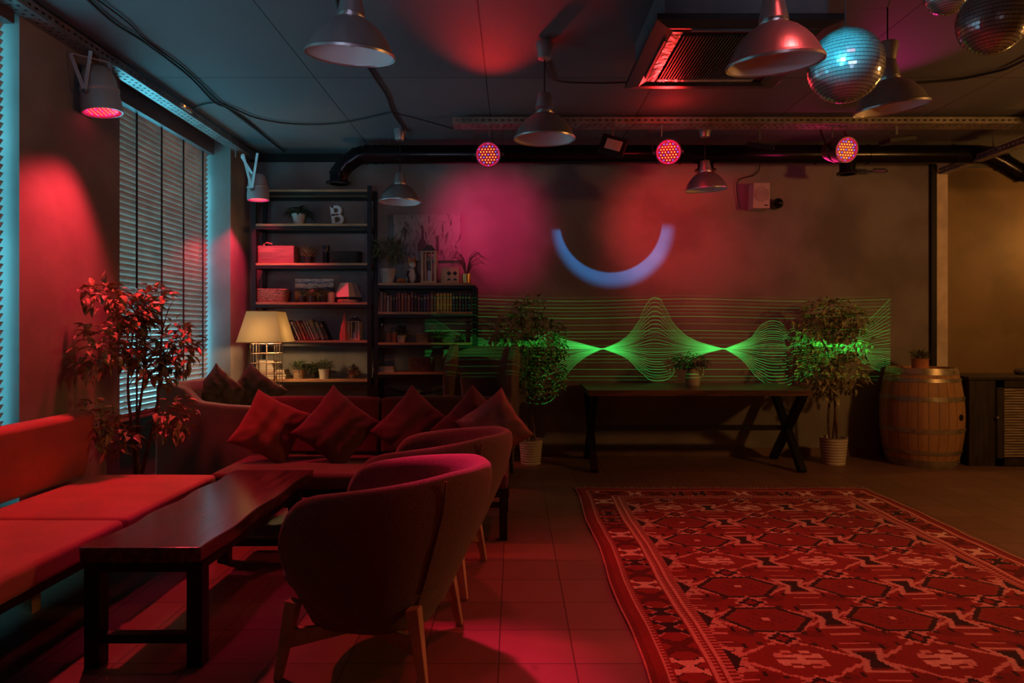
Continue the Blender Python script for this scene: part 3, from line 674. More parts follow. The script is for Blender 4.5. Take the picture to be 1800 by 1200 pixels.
    VZ = .010 + .003 * np.sin(VX * 7 + VY * 5) + .002 * np.sin(VY * 17)
    VXw = VX + wob
    co = np.stack([VXw, VY, VZ], -1).reshape(-1, 3)
    idx = np.arange((nx + 1) * (ny + 1)).reshape(ny + 1, nx + 1)
    fc = np.stack([idx[:-1, :-1], idx[:-1, 1:], idx[1:, 1:], idx[1:, :-1]], -1).reshape(-1, 4)
    me = bpy.data.meshes.new('pile'); me.vertices.add(len(co)); me.vertices.foreach_set('co', co.ravel())
    me.loops.add(fc.size); me.loops.foreach_set('vertex_index', fc.ravel().astype(np.int32))
    me.polygons.add(len(fc)); me.polygons.foreach_set('loop_start', np.arange(0, fc.size, 4, dtype=np.int32))
    me.update(calc_edges=True)
    at = me.color_attributes.new('weave', 'FLOAT_COLOR', 'CORNER')
    cc = np.concatenate([C.reshape(-1, 3), np.ones((nx * ny, 1))], 1); at.data.foreach_set('color', np.repeat(cc, 4, 0).ravel().astype(np.float32))
    o = bpy.data.objects.new('kilim_rug', me); COL.objects.link(o)
    m = bpy.data.materials.new('kilim_wool'); m.use_nodes = True; t = NT(m.node_tree); b = m.node_tree.nodes['Principled BSDF']
    a = t.n('ShaderNodeAttribute', attribute_name='weave'); t.link(a.outputs['Color'], b.inputs['Base Color']); b.inputs['Roughness'].default_value = .95
    me.materials.append(m)
    so = o.modifiers.new('thickness', 'SOLIDIFY'); so.thickness = .008; so.offset = -1
    tag(o, 'red patterned kilim rug with fringe on the tiled floor', 'rug')
    mb = MB(); x = X0
    while x < X1:
        l = random.uniform(.02, .06); a = random.uniform(-.6, .6)
        mb.tube([(x, Y1 - .005, .008), (x + a * l * .5, Y1 + l * .6, random.uniform(.006, .02)), (x + a * l, Y1 + l, .004)], .0025, 4); x += random.uniform(.010, .022)
    mb.build('fringe', mat('fringe_wool', (.62, .42, .34), .95), o)
rug()

# ---------------------------------------------------------------- upholstery helpers
def cushion(parent, c, d, m, name='seat_cushion', puff=.012, rot=None, bev=.028, sag=.0):
    # boxy cushion with softly crowned faces, as a grid-box
    sx, sy, sz = d; nx, ny = max(4, int(sx / .07)), max(4, int(sy / .07)); mb = MB(); M = (rot.to_matrix() if rot else Matrix.Identity(3)); c = Vector(c)
    top = {}; bot = {}
    for i in range(nx + 1):
        for j in range(ny + 1):
            u = 2 * i / nx - 1; v = 2 * j / ny - 1
            h = puff * (1 - u ** 4) * (1 - v ** 4)
            wv = sag * math.sin(u * 5 + v * 3) * (1 - u * u) * (1 - v * v)
            top[i, j] = mb.bm.verts.new(c + M @ Vector((u * sx / 2, v * sy / 2, sz / 2 + h + wv)))
            bot[i, j] = mb.bm.verts.new(c + M @ Vector((u * sx / 2, v * sy / 2, -sz / 2 - h * .3)))
    for i in range(nx):
        for j in range(ny):
            mb.bm.faces.new((top[i, j], top[i + 1, j], top[i + 1, j + 1], top[i, j + 1])); mb.bm.faces.new((bot[i, j], bot[i, j + 1], bot[i + 1, j + 1], bot[i + 1, j]))
    for i in range(nx):
        mb.bm.faces.new((top[i, 0], bot[i, 0], bot[i + 1, 0], top[i + 1, 0])); mb.bm.faces.new((top[i, ny], top[i + 1, ny], bot[i + 1, ny], bot[i, ny]))
    for j in range(ny):
        mb.bm.faces.new((top[0, j], top[0, j + 1], bot[0, j + 1], bot[0, j])); mb.bm.faces.new((top[nx, j], bot[nx, j], bot[nx, j + 1], top[nx, j + 1]))
    o = mb.build(name, m, parent, bev=bev, bseg=3)
    o.modifiers['bevel'].angle_limit = R(50)
    return o
def pillow(name, loc, size, thick, rot, m, label, grp, cat='cushion'):
    n = 22; mb = MB(); V = {}; rnd = random.Random(label)
    ph = [rnd.uniform(0, 6) for _ in range(4)]
    for s in (1, -1):
        for i in range(n + 1):
            for j in range(n + 1):
                u = 2 * i / n - 1; v = 2 * j / n - 1
                if s == -1 and (i in (0, n) or j in (0, n)): V[s, i, j] = V[1, i, j]; continue
                px = u * (1 - .09 * (1 - v * v)) + .01 * math.sin(v * 9 + ph[0]) * abs(u) ** 4; pz = v * (1 - .09 * (1 - u * u)) + .01 * math.sin(u * 10 + ph[1]) * abs(v) ** 4
                h = thick / 2 * ((1 - abs(u) ** 2.6) * (1 - abs(v) ** 2.6)) ** .55
                h += .010 * math.sin(u * 7 + v * 5 + ph[2]) * math.sin(v * 6 - u * 3 + ph[3]) * (1 - u * u) * (1 - v * v)
                r = max(abs(u), abs(v)); h += .005 * math.sin(math.atan2(v, u) * 14 + ph[1]) * r ** 3 * (1 - r) * 6
                V[s, i, j] = mb.bm.verts.new((px * size / 2, -s * h, pz * size / 2))
    for s in (1, -1):
        for i in range(n):
            for j in range(n):
                f = (V[s, i, j], V[s, i + 1, j], V[s, i + 1, j + 1], V[s, i, j + 1]); mb.bm.faces.new(f if s == 1 else f[::-1])
    o = mb.build(name, m, sub=1); o.location = loc; o.rotation_euler = rot
    tag(o, label, cat, grp)
    return o

# ---------------------------------------------------------------- long red bench by the windows
th = thing('bench_sofa', 'bright red cushioned bench running along the window wall', 'sofa', (-2.2, 3.2, 0))
for y0, y1 in ((1.2, 2.24), (2.25, 3.245), (3.255, 4.25)):
    cushion(th, (-.02, (y0 + y1) / 2 - 3.2, .37), (.76, y1 - y0, .10), m_redfab, sag=.003)
for y0, y1 in ((1.2, 2.70), (2.71, 4.22)):
    cushion(th, (-.445, (y0 + y1) / 2 - 3.2, .62), (.40, y1 - y0, .10), m_redfab, 'back_cushion', rot=Euler((0, R(99), 0)), sag=.004)
mb = MB(); mb.b2(-.36, .34, -2.0, 1.03, .285, .318); mb.build('frame', m_black, th)
for y in (-1.6, .0, .95):
    for x in (-.30, -.06 if y == 0 else .28): MB().b2(x - .03, x + .03, y - .03, y + .03, 0, .29).build('leg', m_lightwood if (y == 0 and x > -.1) else m_black, th)
# ---------------------------------------------------------------- dark red sofa facing the camera
th = thing('sofa', 'low dark red two-seat sofa facing the camera before the shelves', 'sofa', (-.965, 4.6, 0))
for x in (-.468, .468):
    cushion(th, (x, -.02, .37), (.925, .66, .10), m_winefab, sag=.002)
    cushion(th, (x, .39, .62), (.925, .10, .40), m_winefab, 'back_cushion', rot=Euler((R(-5), 0, 0)), bev=.035)
mb = MB(); mb.b2(-.935, .935, -.33, .42, .27, .316); mb.build('frame', m_black, th)
for x in (-.90, 0, .90):
    for y in (-.30, .38): MB().b2(x - .025, x + .025, y - .025, y + .025, 0, .27).build('leg', m_black, th)
for x in (-.90, .0, .90): MB().b2(x - .015, x + .015, -.28, .36, .20, .23).build('stretcher', m_black, th)
MB().b2(-.9, .9, -.31, -.285, .20, .23).build('stretcher', m_black, th)

# scatter cushions: (px, py centre, D, size, roll, label)
for px, py, D, sz, roll, lean, yaw, m, lab in (
    (476, 752, 4.62, .42, 27, -22, 10, m_pillow, 'red cushion with a wavy seam at the left end of the dark sofa'),
    (592, 752, 4.62, .44, 38, -22, 0, m_winefab, 'dark red cushion second from the left on the dark sofa'),
    (728, 752, 4.66, .44, 40, -20, -6, m_winefab, 'dark red cushion third from the left on the dark sofa'),
    (834, 752, 4.64, .44, 42, -22, -6, m_winefab, 'dark red cushion fourth from the left on the dark sofa'),
    (868, 752, 4.50, .40, 50, -26, -30, mat('shiny_satin', (.22, .10, .08), .5, 0, .2, 6, .2, 30), 'satin cushion leaning at the right end of the dark sofa')):
    pillow('cushion', P(px, py, D), sz, .15, Euler((R(lean), R(roll), R(yaw)), 'XYZ'), m, lab, 'cushions on the dark sofa')

# ---------------------------------------------------------------- olive sofa by the far window
th = thing('olive_sofa', 'olive green two-seat sofa in the corner by the window', 'sofa', (-2.32, 5.75, 0))
L = 1.04
def rbox(nm, c, d, m, bev): return MB().box(c, d).build(nm, m, th, bev=bev, bseg=4)
rbox('base', (0, 0, .20), (.86, L - .03, .32), m_green, .03)
rbox('seat_pad', (.06, 0, .41), (.74, L - .22, .12), m_green, .04)
mb = MB()
pr = [(-.43, .03), (.40, .03), (.42, .60), (.36, .72), (.10, .735), (-.10, .76), (-.20, .86), (-.30, .90), (-.42, .90)]
rbox('backrest', (-.33, 0, .60), (.20, L - .08, .60), m_green, .07)
mb.prism(pr, -L / 2, -L / 2 + .13).build('arm', m_green, th, bev=.03, bseg=3)
MB().prism([(a, b - (.03 if b > .65 else 0)) for a, b in pr], L / 2 - .13, L / 2).build('arm', m_green, th, bev=.03, bseg=3)
for x in (-.38, .38):
    for y in (-.44, .44): MB().tube([(x, y, 0), (x, y, .13)], .02, 10).build('leg', m_black, th)
pillow('cushion', P(386, 694, 5.75), .40, .16, Euler((R(-14), R(42), R(35))), m_dgreen, 'dark ribbed cushion left of the other in the olive sofa', 'cushions on the olive sofa')
pillow('cushion', P(447, 694, 5.95), .42, .16, Euler((R(-12), R(38), R(15))), m_dgreen, 'dark ribbed cushion right of the other in the olive sofa', 'cushions on the olive sofa')

# ---------------------------------------------------------------- low table between bench and armchairs
th = thing('coffee_table', 'long low varnished wood coffee table with black frame', 'table', (-1.44, 3.4, 0))
mb = MB(); n = 24
prof = [(-.235 - .012 * math.sin(i * .9) - (.02 if i < 2 else 0), -.735 + 1.47 * i / n) for i in range(n + 1)] + [(.228 + .007 * math.sin(i * .7 + 1), .735 - 1.47 * i / n) for i in range(n + 1)]
k = len(prof)
mb.add([(x, y, .47) for x, y in prof] + [(x * .985, y * .995, .408) for x, y in prof], [tuple(range(k)), tuple(range(2 * k - 1, k - 1, -1))] + [(i, k + i, k + (i + 1) % k, (i + 1) % k) for i in range(k)])
mb.build('tabletop', m_dwood, th, bev=.006)
for x in (-.205, .195):
    for y in (-.70, .50): MB().b2(x - .03, x + .03, y - .03, y + .03, 0, .405).build('leg', m_black, th)
for y in (-.70, .50): MB().b2(-.18, .17, y - .02, y + .02, .09, .125).build('stretcher', m_black, th); MB().b2(-.18, .17, y - .02, y + .02, .37, .405).build('apron_rail', m_black, th)
for x in (-.205, .195): MB().b2(x - .02, x + .02, -.68, .48, .37, .405).build('apron_rail', m_black, th)

# ---------------------------------------------------------------- tub armchairs
def tub_chair(loc, rz, label):
    th = thing('tub_armchair', label, 'armchair', loc, rz, 'tub armchairs by the coffee table')
    a, b = .385, .375; arm = .32
    path = []
    NA, NB = 9, 24
    tot = arm * 2 + math.pi * (a + b) / 2
    def outer(s):   # s in [-1,1] arc position
        d = abs(s) * tot / 2; q = math.pi * (a + b) / 4
        if d < q:
            an = d / q * math.pi / 2; x, y = a * math.cos(an), b * math.sin(an); nx, ny = math.cos(an), math.sin(an)
        else:
            e = (d - q); x, y = -e, b - .05 * (e / arm) ** 2; nx, ny = -.0 - .25 * (e / arm), 1
        l = math.hypot(nx, ny); sg = 1 if s >= 0 else -1
        return x + .02, y * sg, nx / l, ny / l * sg
    ctl_t = [(0, .785), (.25, .78), (.45, .755), (.65, .73), (.8, .71), (.88, .685), (.94, .63), (1.0, .50)]
    ctl_b = [(0, .17), (.5, .165), (.68, .18), (.82, .23), (.92, .31), (1.0, .42)]
    def itp(c, v):
        for (x0, y0), (x1, y1) in zip(c, c[1:]):
            if v <= x1: return y0 + (y1 - y0) * (v - x0) / (x1 - x0)
        return c[-1][1]
    mb = MB(); rings = []
    S = [math.sin(math.pi / 2 * i / 26) * .5 + i / 26 * .5 for i in range(-26, 27)]
    for s in S:
        x, y, nx, ny = outer(s); zt, zb = itp(ctl_t, abs(s)), itp(ctl_b, abs(s)); ring = []
        back = max(0, 1 - abs(s) * 1.6)
        def pos(z, off):
            f = (z - .20) / .58; f = max(0, min(1, f))
            sc = .64 + .36 * min(1, f / .75) ** .75 ; lean = .095 * f * back
            xx = x * sc + (lean if x > 0 else 0) - .0; yy = y * (.76 + .24 * min(1, f / .6) ** .7) * (1 + .02 * f)
            return Vector((xx - nx * off, yy - ny * off, z))
        th_ = .075 * min(1, (zt - zb) / .25) + .005
        hh = zt - zb
        for f in (0, .2, .45, .7, .9): ring.append(mb.bm.verts.new(pos(zb + hh * f, 0)))
        ring.append(mb.bm.verts.new(pos(zt, th_ * .22))); ring.append(mb.bm.verts.new(pos(zt + .004, th_ * .55))); ring.append(mb.bm.verts.new(pos(zt - .01, th_ * .95)))
        for f in (.85, .6, .3, .0): ring.append(mb.bm.verts.new(pos(zb + hh * f, th_)))
        rings.append(ring)
    m = len(rings[0])
    for r0, r1 in zip(rings, rings[1:]):
        for k in range(m): mb.bm.faces.new((r0[k], r0[(k + 1) % m], r1[(k + 1) % m], r1[k]))
    mb.bm.faces.new(rings[0][::-1]); mb.bm.faces.new(rings[-1])
    mb.build('shell', m_tweed, th, sub=1)
    # underside pan and seat
    mb = MB(); n = 28; ring0 = [(-.27 + .0, 0)]
    def pl(sc, z): return [Vector((max(-.30, .02 + a * sc * math.copysign(abs(math.cos(2 * math.pi * k / n)) ** .8, math.cos(2 * math.pi * k / n)) - .02), b * sc * math.copysign(abs(math.sin(2 * math.pi * k / n)) ** .8, math.sin(2 * math.pi * k / n)), z)) for k in range(n)]
    lv = [(.50, .145), (.64, .17), (.80, .30), (.84, .33)]
    vs = [];
    for sc, z in lv: vs += pl(sc, z)
    fs = [tuple(range(n))[::-1], tuple(range(3 * n, 4 * n))]
    for q in range(3): fs += [(q * n + k, q * n + (k + 1) % n, (q + 1) * n + (k + 1) % n, (q + 1) * n + k) for k in range(n)]
    mb.add(vs, fs).build('base_pan', m_tweed, th, smooth=True)
    mb = MB(); vs = []; lv = [(.80, .33), (.84, .36), (.84, .42), (.78, .45), (.4, .46)]
    for sc, z in lv: vs += [v - Vector((.03, 0, 0)) for v in pl(sc, z)]
    fs = [tuple(range(n))[::-1], tuple(range(4 * n, 5 * n))]
    for q in range(4): fs += [(q * n + k, q * n + (k + 1) % n, (q + 1) * n + (k + 1) % n, (q + 1) * n + k) for k in range(n)]
    mb.add(vs, fs).build('seat', m_tweed, th, smooth=True)
    for sg in (-1, 1):
        mb = MB(); pts = []
        s = .30 * sg; x, y, nx, ny = outer(s)
        for z in (.22, .35, .5, .65, .76):
            f = (z - .2) / .58; bk = max(0, 1 - abs(s) * 1.6)
            pts.append((x * (.64 + .36 * min(1, f / .75) ** .75) + .095 * f * bk + nx * .003, y * (.76 + .24 * min(1, f / .6) ** .7) * (1 + .02 * f) + ny * .003, z))
        mb.tube(pts, .005, 6).build('piping', m_black if False else m_tweed, th, smooth=True)
    MB().box((.43, .20, .70), (.004, .035, .02), Euler((0, 0, R(20)))).build('maker_tag', m_black, th)
    for sx in (-1, 1):
        for sy in (-1, 1):
            top = Vector((sx * .235, sy * .255, .29)); foot = Vector((sx * .285, sy * .285, 0))
            MB().bar(foot, top, .030, .030, .050, .060, up=(0, 1, 0)).build('leg', m_lightwood, th, bev=.005)
    for sx in (-1, 1):
        for sy in (-1, 1): MB().bar((sx * .262, sy * .268, .15), (sx * .03, sy * .14, .155), .028, .075, .028, .03).build('support_arm', m_lightwood, th, bev=.005)
    return th
tub_chair((-.565, 2.82, 0), R(-8.5), 'nearest grey tweed tub armchair with wooden legs')
tub_chair((-.485, 3.66, 0), R(-7), 'grey tweed tub armchair behind the nearest one')

# ---------------------------------------------------------------- wing chair
th = thing('wing_chair', 'dark wing chair with a high back between shelves and ficus', 'armchair', (-.32, 6.12, 0), R(-14))
bk = [(-.24, .40), (-.25, .70), (-.28, .92), (-.34, 1.06), (-.32, 1.15), (-.18, 1.19), (0, 1.20), (.18, 1.19), (.30, 1.15), (.30, 1.0), (.26, .80), (.24, .40)]
M = Euler((R(-8), 0, 0)).to_matrix()
MB().prism(bk, .18, .27, M).build('backrest', m_wing, th, bev=.03, bseg=3)
wg = [(.24, .42), (.24, 1.16), (.14, 1.15), (.02, 1.02), (-.04, .86), (-.02, .70), (-.10, .62), (-.34, .60), (-.36, .55), (-.34, .42)]
for s in (-1, 1):
    Mz = Matrix(((0, -1, 0), (1, 0, 0), (0, 0, 1)))
    MB().prism([(a, b) for a, b in wg], -.035, .035, Mz, (s * .29, 0, .02)).build('wing', m_wing, th, bev=.02, bseg=3)
cushion(th, (0, -.05, .42), (.50, .52, .13), m_wing, 'seat_pad', .02)
MB().box((0, -.04, .29), (.58, .58, .14)).build('base', m_wing, th, bev=.02)
for x in (-.25, .25):
    for y in (-.28, .20): MB().bar((x * 1.05, y * 1.05, 0), (x, y, .23), .025, .025, .045, .045).build('leg', m_dwood, th)

# ---------------------------------------------------------------- long table by the back wall
th = thing('trestle_table', 'long dark wooden table on crossed black legs by the back wall', 'table', (1.70, 6.65, 0))
MB().box((0, 0, .735), (2.04, .82, .055)).build('tabletop', m_tablewood, th, bev=.006)
for x in (-.955, .955):
    for s in (1, -1):
        l = MB().bar((x, s * .36, 0), (x, -s * .36, .707), .075, .06, up=(1, 0, 0)); l.build('leg', m_black, th)
    MB().b2(x - .04, x + .04, -.38, .38, .695, .707).build('top_bracket', m_black, th)
MB().b2(-.955, .955, -.025, .025, .34, .385).build('stretcher', m_black, th)

# ---------------------------------------------------------------- plants
def foliage(parent, centers, n, L, W, m, name='foliage', cl=None, rnd=None, droop=.25, outward=.6, clampx=None, clampy=None):
    rnd = rnd or random.Random(5); mb = MB()
    vol = [c[3] * c[4] * c[5] for c in centers]; tot = sum(vol)
    for ci, (cx, cy, cz, rx, ry, rz) in enumerate(centers):
        for _ in range(int(n * vol[ci] / tot) + 1):
            while True:
                d = Vector((rnd.gauss(0, 1), rnd.gauss(0, 1), rnd.gauss(0, 1)))
                if d.length > .1: break
            d.normalize(); r = rnd.uniform(.25, 1) ** .6
            p = Vector((cx + d.x * rx * r, cy + d.y * ry * r, cz + d.z * rz * r))
            dr = (d * outward + Vector((rnd.uniform(-1, 1), rnd.uniform(-1, 1), rnd.uniform(-.8, .35)))).normalized()
            if clampx is not None and (p.x < clampx or p.x + dr.x * L < clampx): p.x = clampx + rnd.uniform(.005, .08); dr.x = abs(dr.x)
            if clampy is not None and (p.y > clampy or p.y + dr.y * L > clampy): p.y = clampy - rnd.uniform(.005, .06); dr.y = -abs(dr.y)
            s = rnd.uniform(.7, 1.2)
            mb.leaf(p, dr, (rnd.uniform(-.5, .5), rnd.uniform(-.5, .5), 1), L * s, W * s, droop=droop)
    return mb.build(name, m, parent)
def ribbed_pot(th, r0, r1, h, m, ribs=9):
    pr = [(.001, 0), (r0, 0)]
    for i in range(ribs * 4 + 1):
        f = i / (ribs * 4); pr.append((r0 + (r1 - r0) * f + .004 * math.sin(f * ribs * 2 * math.pi), .006 + f * (h - .012)))
    pr += [(r1 + .004, h), (r1 - .008, h), (r1 - .012, h - .03)]
    MB().lathe(pr, seg=36).build('pot', m, th, smooth=True, ang=60)
    MB().lathe([(.001, h - .035), (r1 - .010, h - .03)], seg=24).build('soil', m_soil, th)
def ficus(loc, h, label, centers, n, seed, pot=None, clampx=None, clampy=None, m=None, trunks=None, L=.075, W=.034):
    th = thing('ficus_tree', label, 'plant', loc, 0, 'potted ficus trees'); rnd = random.Random(seed)
    if pot: ribbed_pot(th, *pot)
    z0 = (pot[2] - .04) if pot else .25
    mb = MB(); tr = []
    for k, (bx, by, lean) in enumerate(trunks or [(0, 0, 0), (.02, .01, .04), (-.015, .01, -.05)]):
        pts = []
        for i in range(12):
            f = i / 11; pts.append(Vector((bx + lean * f + .018 * math.sin(f * 7 + k * 2), by + .015 * math.cos(f * 6 + k * 2.3), z0 + f * (h * .80 - z0))))
        mb.tube(pts, [.014 * (1 - .65 * i / 11) for i in range(12)], 8); tr.append(pts)
    mb.build('trunk', m_bark, th, smooth=True)
    mb = MB()
    for c in centers:
        for _ in range(7):
            src = rnd.choice(tr); z = c[2] - c[5] * rnd.uniform(.2, .9); p = min(src, key=lambda q: abs(q.z - z))
            e = Vector((c[0] + c[3] * rnd.uniform(-.8, .8), c[1] + c[4] * rnd.uniform(-.8, .8), c[2] + c[5] * rnd.uniform(-.6, .8)))
            if clampx is not None: e.x = max(e.x, clampx)
            if clampy is not None: e.y = min(e.y, clampy)
            mid = (p + e) / 2 + Vector((0, 0, .03)); mb.tube([p, mid, e], [.0045, .003, .0015], 5)
    mb.build('branch_web', m_bark, th)
    foliage(th, centers, n, L, W, m or m_leafp, cl=None, rnd=rnd, clampx=clampx, clampy=clampy)
    return th
def plc(bx, by, D, lst):    # crown lobes given in the photograph, brought to metres around the trunk base
    out = []
    for px, py, rx, rz, dy in lst:
        d = D + dy; q = P(px, py, d); out.append((q.x - bx, q.y - by, q.z, rx * d / F, max(.07, rx * d / F * .8), rz * d / F))
    return out
bx, by = PX(238, 4.62), 4.62
ficus((bx, by, 0), 1.68, 'tall ficus with pink lit top leaves between bench and olive sofa',
      plc(bx, by, 4.62, [(232, 545, 48, 42, 0), (178, 520, 38, 24, -.36), (272, 520, 34, 22, .1), (172, 620, 36, 55, -.40), (225, 610, 36, 40, 0), (310, 610, 36, 52, .1), (290, 640, 25, 40, .1), (168, 745, 32, 42, -.36), (215, 770, 30, 30, -.1), (305, 735, 34, 40, -.02), (265, 650, 18, 25, 0)]),
      900, 3, pot=(.12, .15, .26, m_potw), clampx=XL + .05 - bx, trunks=[(-.02, 0, -.01), (.02, 0, .03), (.03, .02, .17)], L=.085, W=.038)
bx, by = PX(933, 6.72), 6.72
ficus((bx, by, 0), 1.62, 'slim ficus in a ribbed white pot beside the wing chair',
      plc(bx, by, 6.72, [(930, 545, 30, 26, 0), (905, 590, 34, 40, -.1), (960, 600, 40, 45, 0), (920, 650, 32, 40, -.1), (960, 660, 38, 40, 0), (920, 690, 24, 24, 0)]),
      800, 5, pot=(.095, .115, .24, m_potw), clampy=YB - by - .05, m=m_leaf, L=.075, W=.034)
bx, by = PX(1465, 6.72), 6.72
ficus((bx, by, 0), 1.62, 'full ficus in a ribbed white pot between long table and barrel',
      plc(bx, by, 6.72, [(1455, 545, 42, 26, 0), (1495, 565, 36, 26, 0), (1430, 590, 42, 34, 0), (1500, 600, 30, 34, -.1), (1440, 640, 46, 36, -.05), (1490, 655, 34, 34, 0), (1450, 680, 28, 24, 0)]),
      1000, 9, pot=(.105, .13, .26, m_potw), clampy=YB - by - .05, m=m_leafp, L=.08, W=.036)

def tuft(parent, r, h, n, m, L=.05, W=.008, z=0, seed=1, name='foliage', up=.8, droop=.4):
    rnd = random.Random(seed); mb = MB()
    for _ in range(n):
        a = rnd.uniform(0, 6.283); q = rnd.uniform(0, 1) ** .5; zz = rnd.uniform(0, 1)
        p = Vector((math.cos(a) * r * q * .45, math.sin(a) * r * q * .45, z + zz * h * .55))
        d = Vector((math.cos(a) * (.3 + q), math.sin(a) * (.3 + q), up * rnd.uniform(.5, 1.6)))
        mb.leaf(p, d, (0, 0, 1), L * rnd.uniform(.7, 1.2), W, fold=.1, droop=droop)
    return mb.build(name, m, parent)
def small_plant(x, y, z, label, pot, leafm, r=.08, h=.1, n=90, L=.05, W=.009, name='potted_plant', potm=None, seed=1, pr=.035, ph=.06, grp=None, up=.8, droop=.4, taper=.8):
    th = thing(name, label, 'plant', (x, y, z), 0, grp)
    MB().lathe([(.001, 0), (pr * taper, 0), (pr * .98, ph * .92), (pr * 1.04, ph * .93), (pr * 1.04, ph), (pr * .9, ph), (pr * .88, ph * .9), (.001, ph * .88)], seg=24).build('pot', potm or m_potk, th, smooth=True)
    tuft(th, r, h, n, leafm, L, W, ph * .9, seed, up=up, droop=droop)
    return th

# jug with greenery on the long table
jx, jy = PX(1217, 6.70), 6.70; jz = .7625
th = thing('jug', 'pale enamel jug holding dark foliage on the long table', 'jug', (jx, jy, jz))
MB().lathe([(.001, 0), (.062, 0), (.07, .01), (.072, .05), (.066, .10), (.058, .15), (.064, .185), (.060, .185), (.052, .15), (.06, .1), (.06, .02), (.001, .02)], seg=32).build('body', m_potw, th, smooth=True)
MB().tube([(.060, 0, .165), (.085, 0, .172), (.108, 0, .15), (.105, 0, .115), (.085, 0, .085), (.066, 0, .075)], .007, 8).build('handle', m_potw, th, smooth=True)
jf = thing('foliage_bunch', 'dark leafy bunch standing in the pale jug', 'plant', (jx, jy, jz + .14))
foliage(jf, [(0, 0, .10, .18, .13, .07), (-.1, 0, .09, .1, .1, .05)], 260, .055, .016, m_leafd, rnd=random.Random(4), name='leaf_mass')
MB().tube([(0, 0, -.11), (.01, 0, .08)], .012, 6).build('stem', m_bark, jf)

# ---------------------------------------------------------------- barrel with plant, louvred cabinet
bx, by = PX(1617, 6.765), 6.765; th = thing('wine_barrel', 'oak wine barrel with metal hoops standing by the cabinet', 'barrel', (bx, by - .02, 0))
Hb = .945
def br(z): f = (z / Hb - .5) * 2; return .368 - .068 * abs(f) ** 2
m = bpy.data.materials.new('oak_staves'); m.use_nodes = True; t = NT(m.node_tree); b = m.node_tree.nodes['Principled BSDF']
tc = t.n('ShaderNodeTexCoord'); sp = t.n('ShaderNodeSeparateXYZ'); t.link(tc.outputs['Object'], sp.inputs[0])
ang = t.m('ARCTAN2', sp.outputs[1], sp.outputs[0]); st = t.m('MULTIPLY', ang, 26 / (2 * math.pi)); ed = t.ss(t.m('PINGPONG', st, .5), .05, .0)
wn = t.n('ShaderNodeTexWhiteNoise', noise_dimensions='1D'); t.link(t.m('ROUND', st), wn.inputs['W'])
nz = t.n('ShaderNodeTexNoise'); nz.inputs['Scale'].default_value = 5; nz.inputs['Detail'].default_value = 7; mp = t.n('ShaderNodeMapping'); mp.inputs['Scale'].default_value = (3, 3, .7); t.link(tc.outputs['Object'], mp.inputs[0]); t.link(mp.outputs[0], nz.inputs['Vector'])
mx = t.n('ShaderNodeMix', data_type='RGBA'); mx.inputs[6].default_value = (.22, .10, .045, 1); mx.inputs[7].default_value = (.58, .33, .16, 1)
t.link(t.m('ADD', t.m('MULTIPLY', nz.outputs[0], .7), t.m('MULTIPLY', wn.outputs[0], .3)), mx.inputs[0])
m2 = t.n('ShaderNodeMix', data_type='RGBA'); t.link(ed, m2.inputs[0]); t.link(mx.outputs[2], m2.inputs[6]); m2.inputs[7].default_value = (.05, .02, .01, 1); t.link(m2.outputs[2], b.inputs['Base Color']); b.inputs['Roughness'].default_value = .6
zs = [Hb * i / 24 for i in range(25)]
MB().lathe([(.001, .03), (br(0) - .03, .03), (br(0) - .025, 0)] + [(br(z), z) for z in zs] + [(br(Hb) - .022, Hb), (br(Hb) - .03, Hb - .03), (.001, Hb - .03)], seg=52).build('stave_body', m, th, smooth=True)
for z0, z1 in ((.0, .075), (.13, .165), (.335, .38), (.635, .68), (.815, .85), (.885, .945)):
    mb = MB(); mb.lathe([(br(z0) + .001, z0), (br(z0) + .004, z0), (br(z1) + .004, z1), (br(z1) + .001, z1)], seg=52)
    h = mb.build('hoop', m_hoop, th, smooth=True)
    mb = MB()
    for a in (-62, -56, -30): q = R(a); zz = (z0 + z1) / 2; rr = br(zz) + .005; mb.ball((rr * math.cos(q), rr * math.sin(q), zz), .007, 8, 5)
    mb.build('rivet_row', m_hoop, h)
q = R(-60); MB().tube([((br(.5) - .01) * math.cos(q), (br(.5) - .01) * math.sin(q), .49), ((br(.5) + .010) * math.cos(q), (br(.5) + .010) * math.sin(q), .49)], .028, 18).build('bung', m_black, th)
small_plant(PX(1614, 6.75), 6.72, Hb - .03 + .0, 'small green bush in a terracotta pot on the barrel', None, m_leaf, r=.12, h=.12, n=170, L=.07, W=.010, potm=m_terra, pr=.078, ph=.115, name='potted_plant', taper=.92)

cx0 = PX(1706, 6.57)
th = thing('louvred_cabinet', 'black wooden cabinet with louvred doors at the right edge', 'cabinet', (cx0, 6.57, 0))
mb = MB(); mb.b2(0, 2.4, .02, .54, .0, .83); mb.build('body', mat('black_stained_wood', (.030, .022, .018), .5, 0, .4, 5, .15, 12, stretch=(6, 6, .8)), th)
MB().b2(-.02, 2.42, 0, .56, .83, .862).build('cabinet_top', MATS['black_stained_wood'], th, bev=.005)
for k in range(2):
    x0 = .255 + k * .62
    mb = MB(); mb.b2(x0, x0 + .07, 0, .02, .01, .825); mb.b2(x0 + .53, x0 + .60, 0, .02, .01, .825); mb.b2(x0, x0 + .6, 0, .02, .01, .08); mb.b2(x0, x0 + .6, 0, .02, .76, .825)
    d = mb.build('door', MATS['black_stained_wood'], th)
    mb = MB()
    for i in range(26): mb.box((x0 + .30, .008, .10 + i * .0255), (.46, .022, .006), Euler((R(42), 0, 0)))
    mb.build('louver_panel', mat('worn_slats', (.34, .27, .20), .5, 0, .4, 12, .1, 20, stretch=(.6, 6, 6)), d)
    MB().ball((x0 - .006, -.012, .47), .014, 12, 8).build('knob', m_zinc, d, smooth=True)
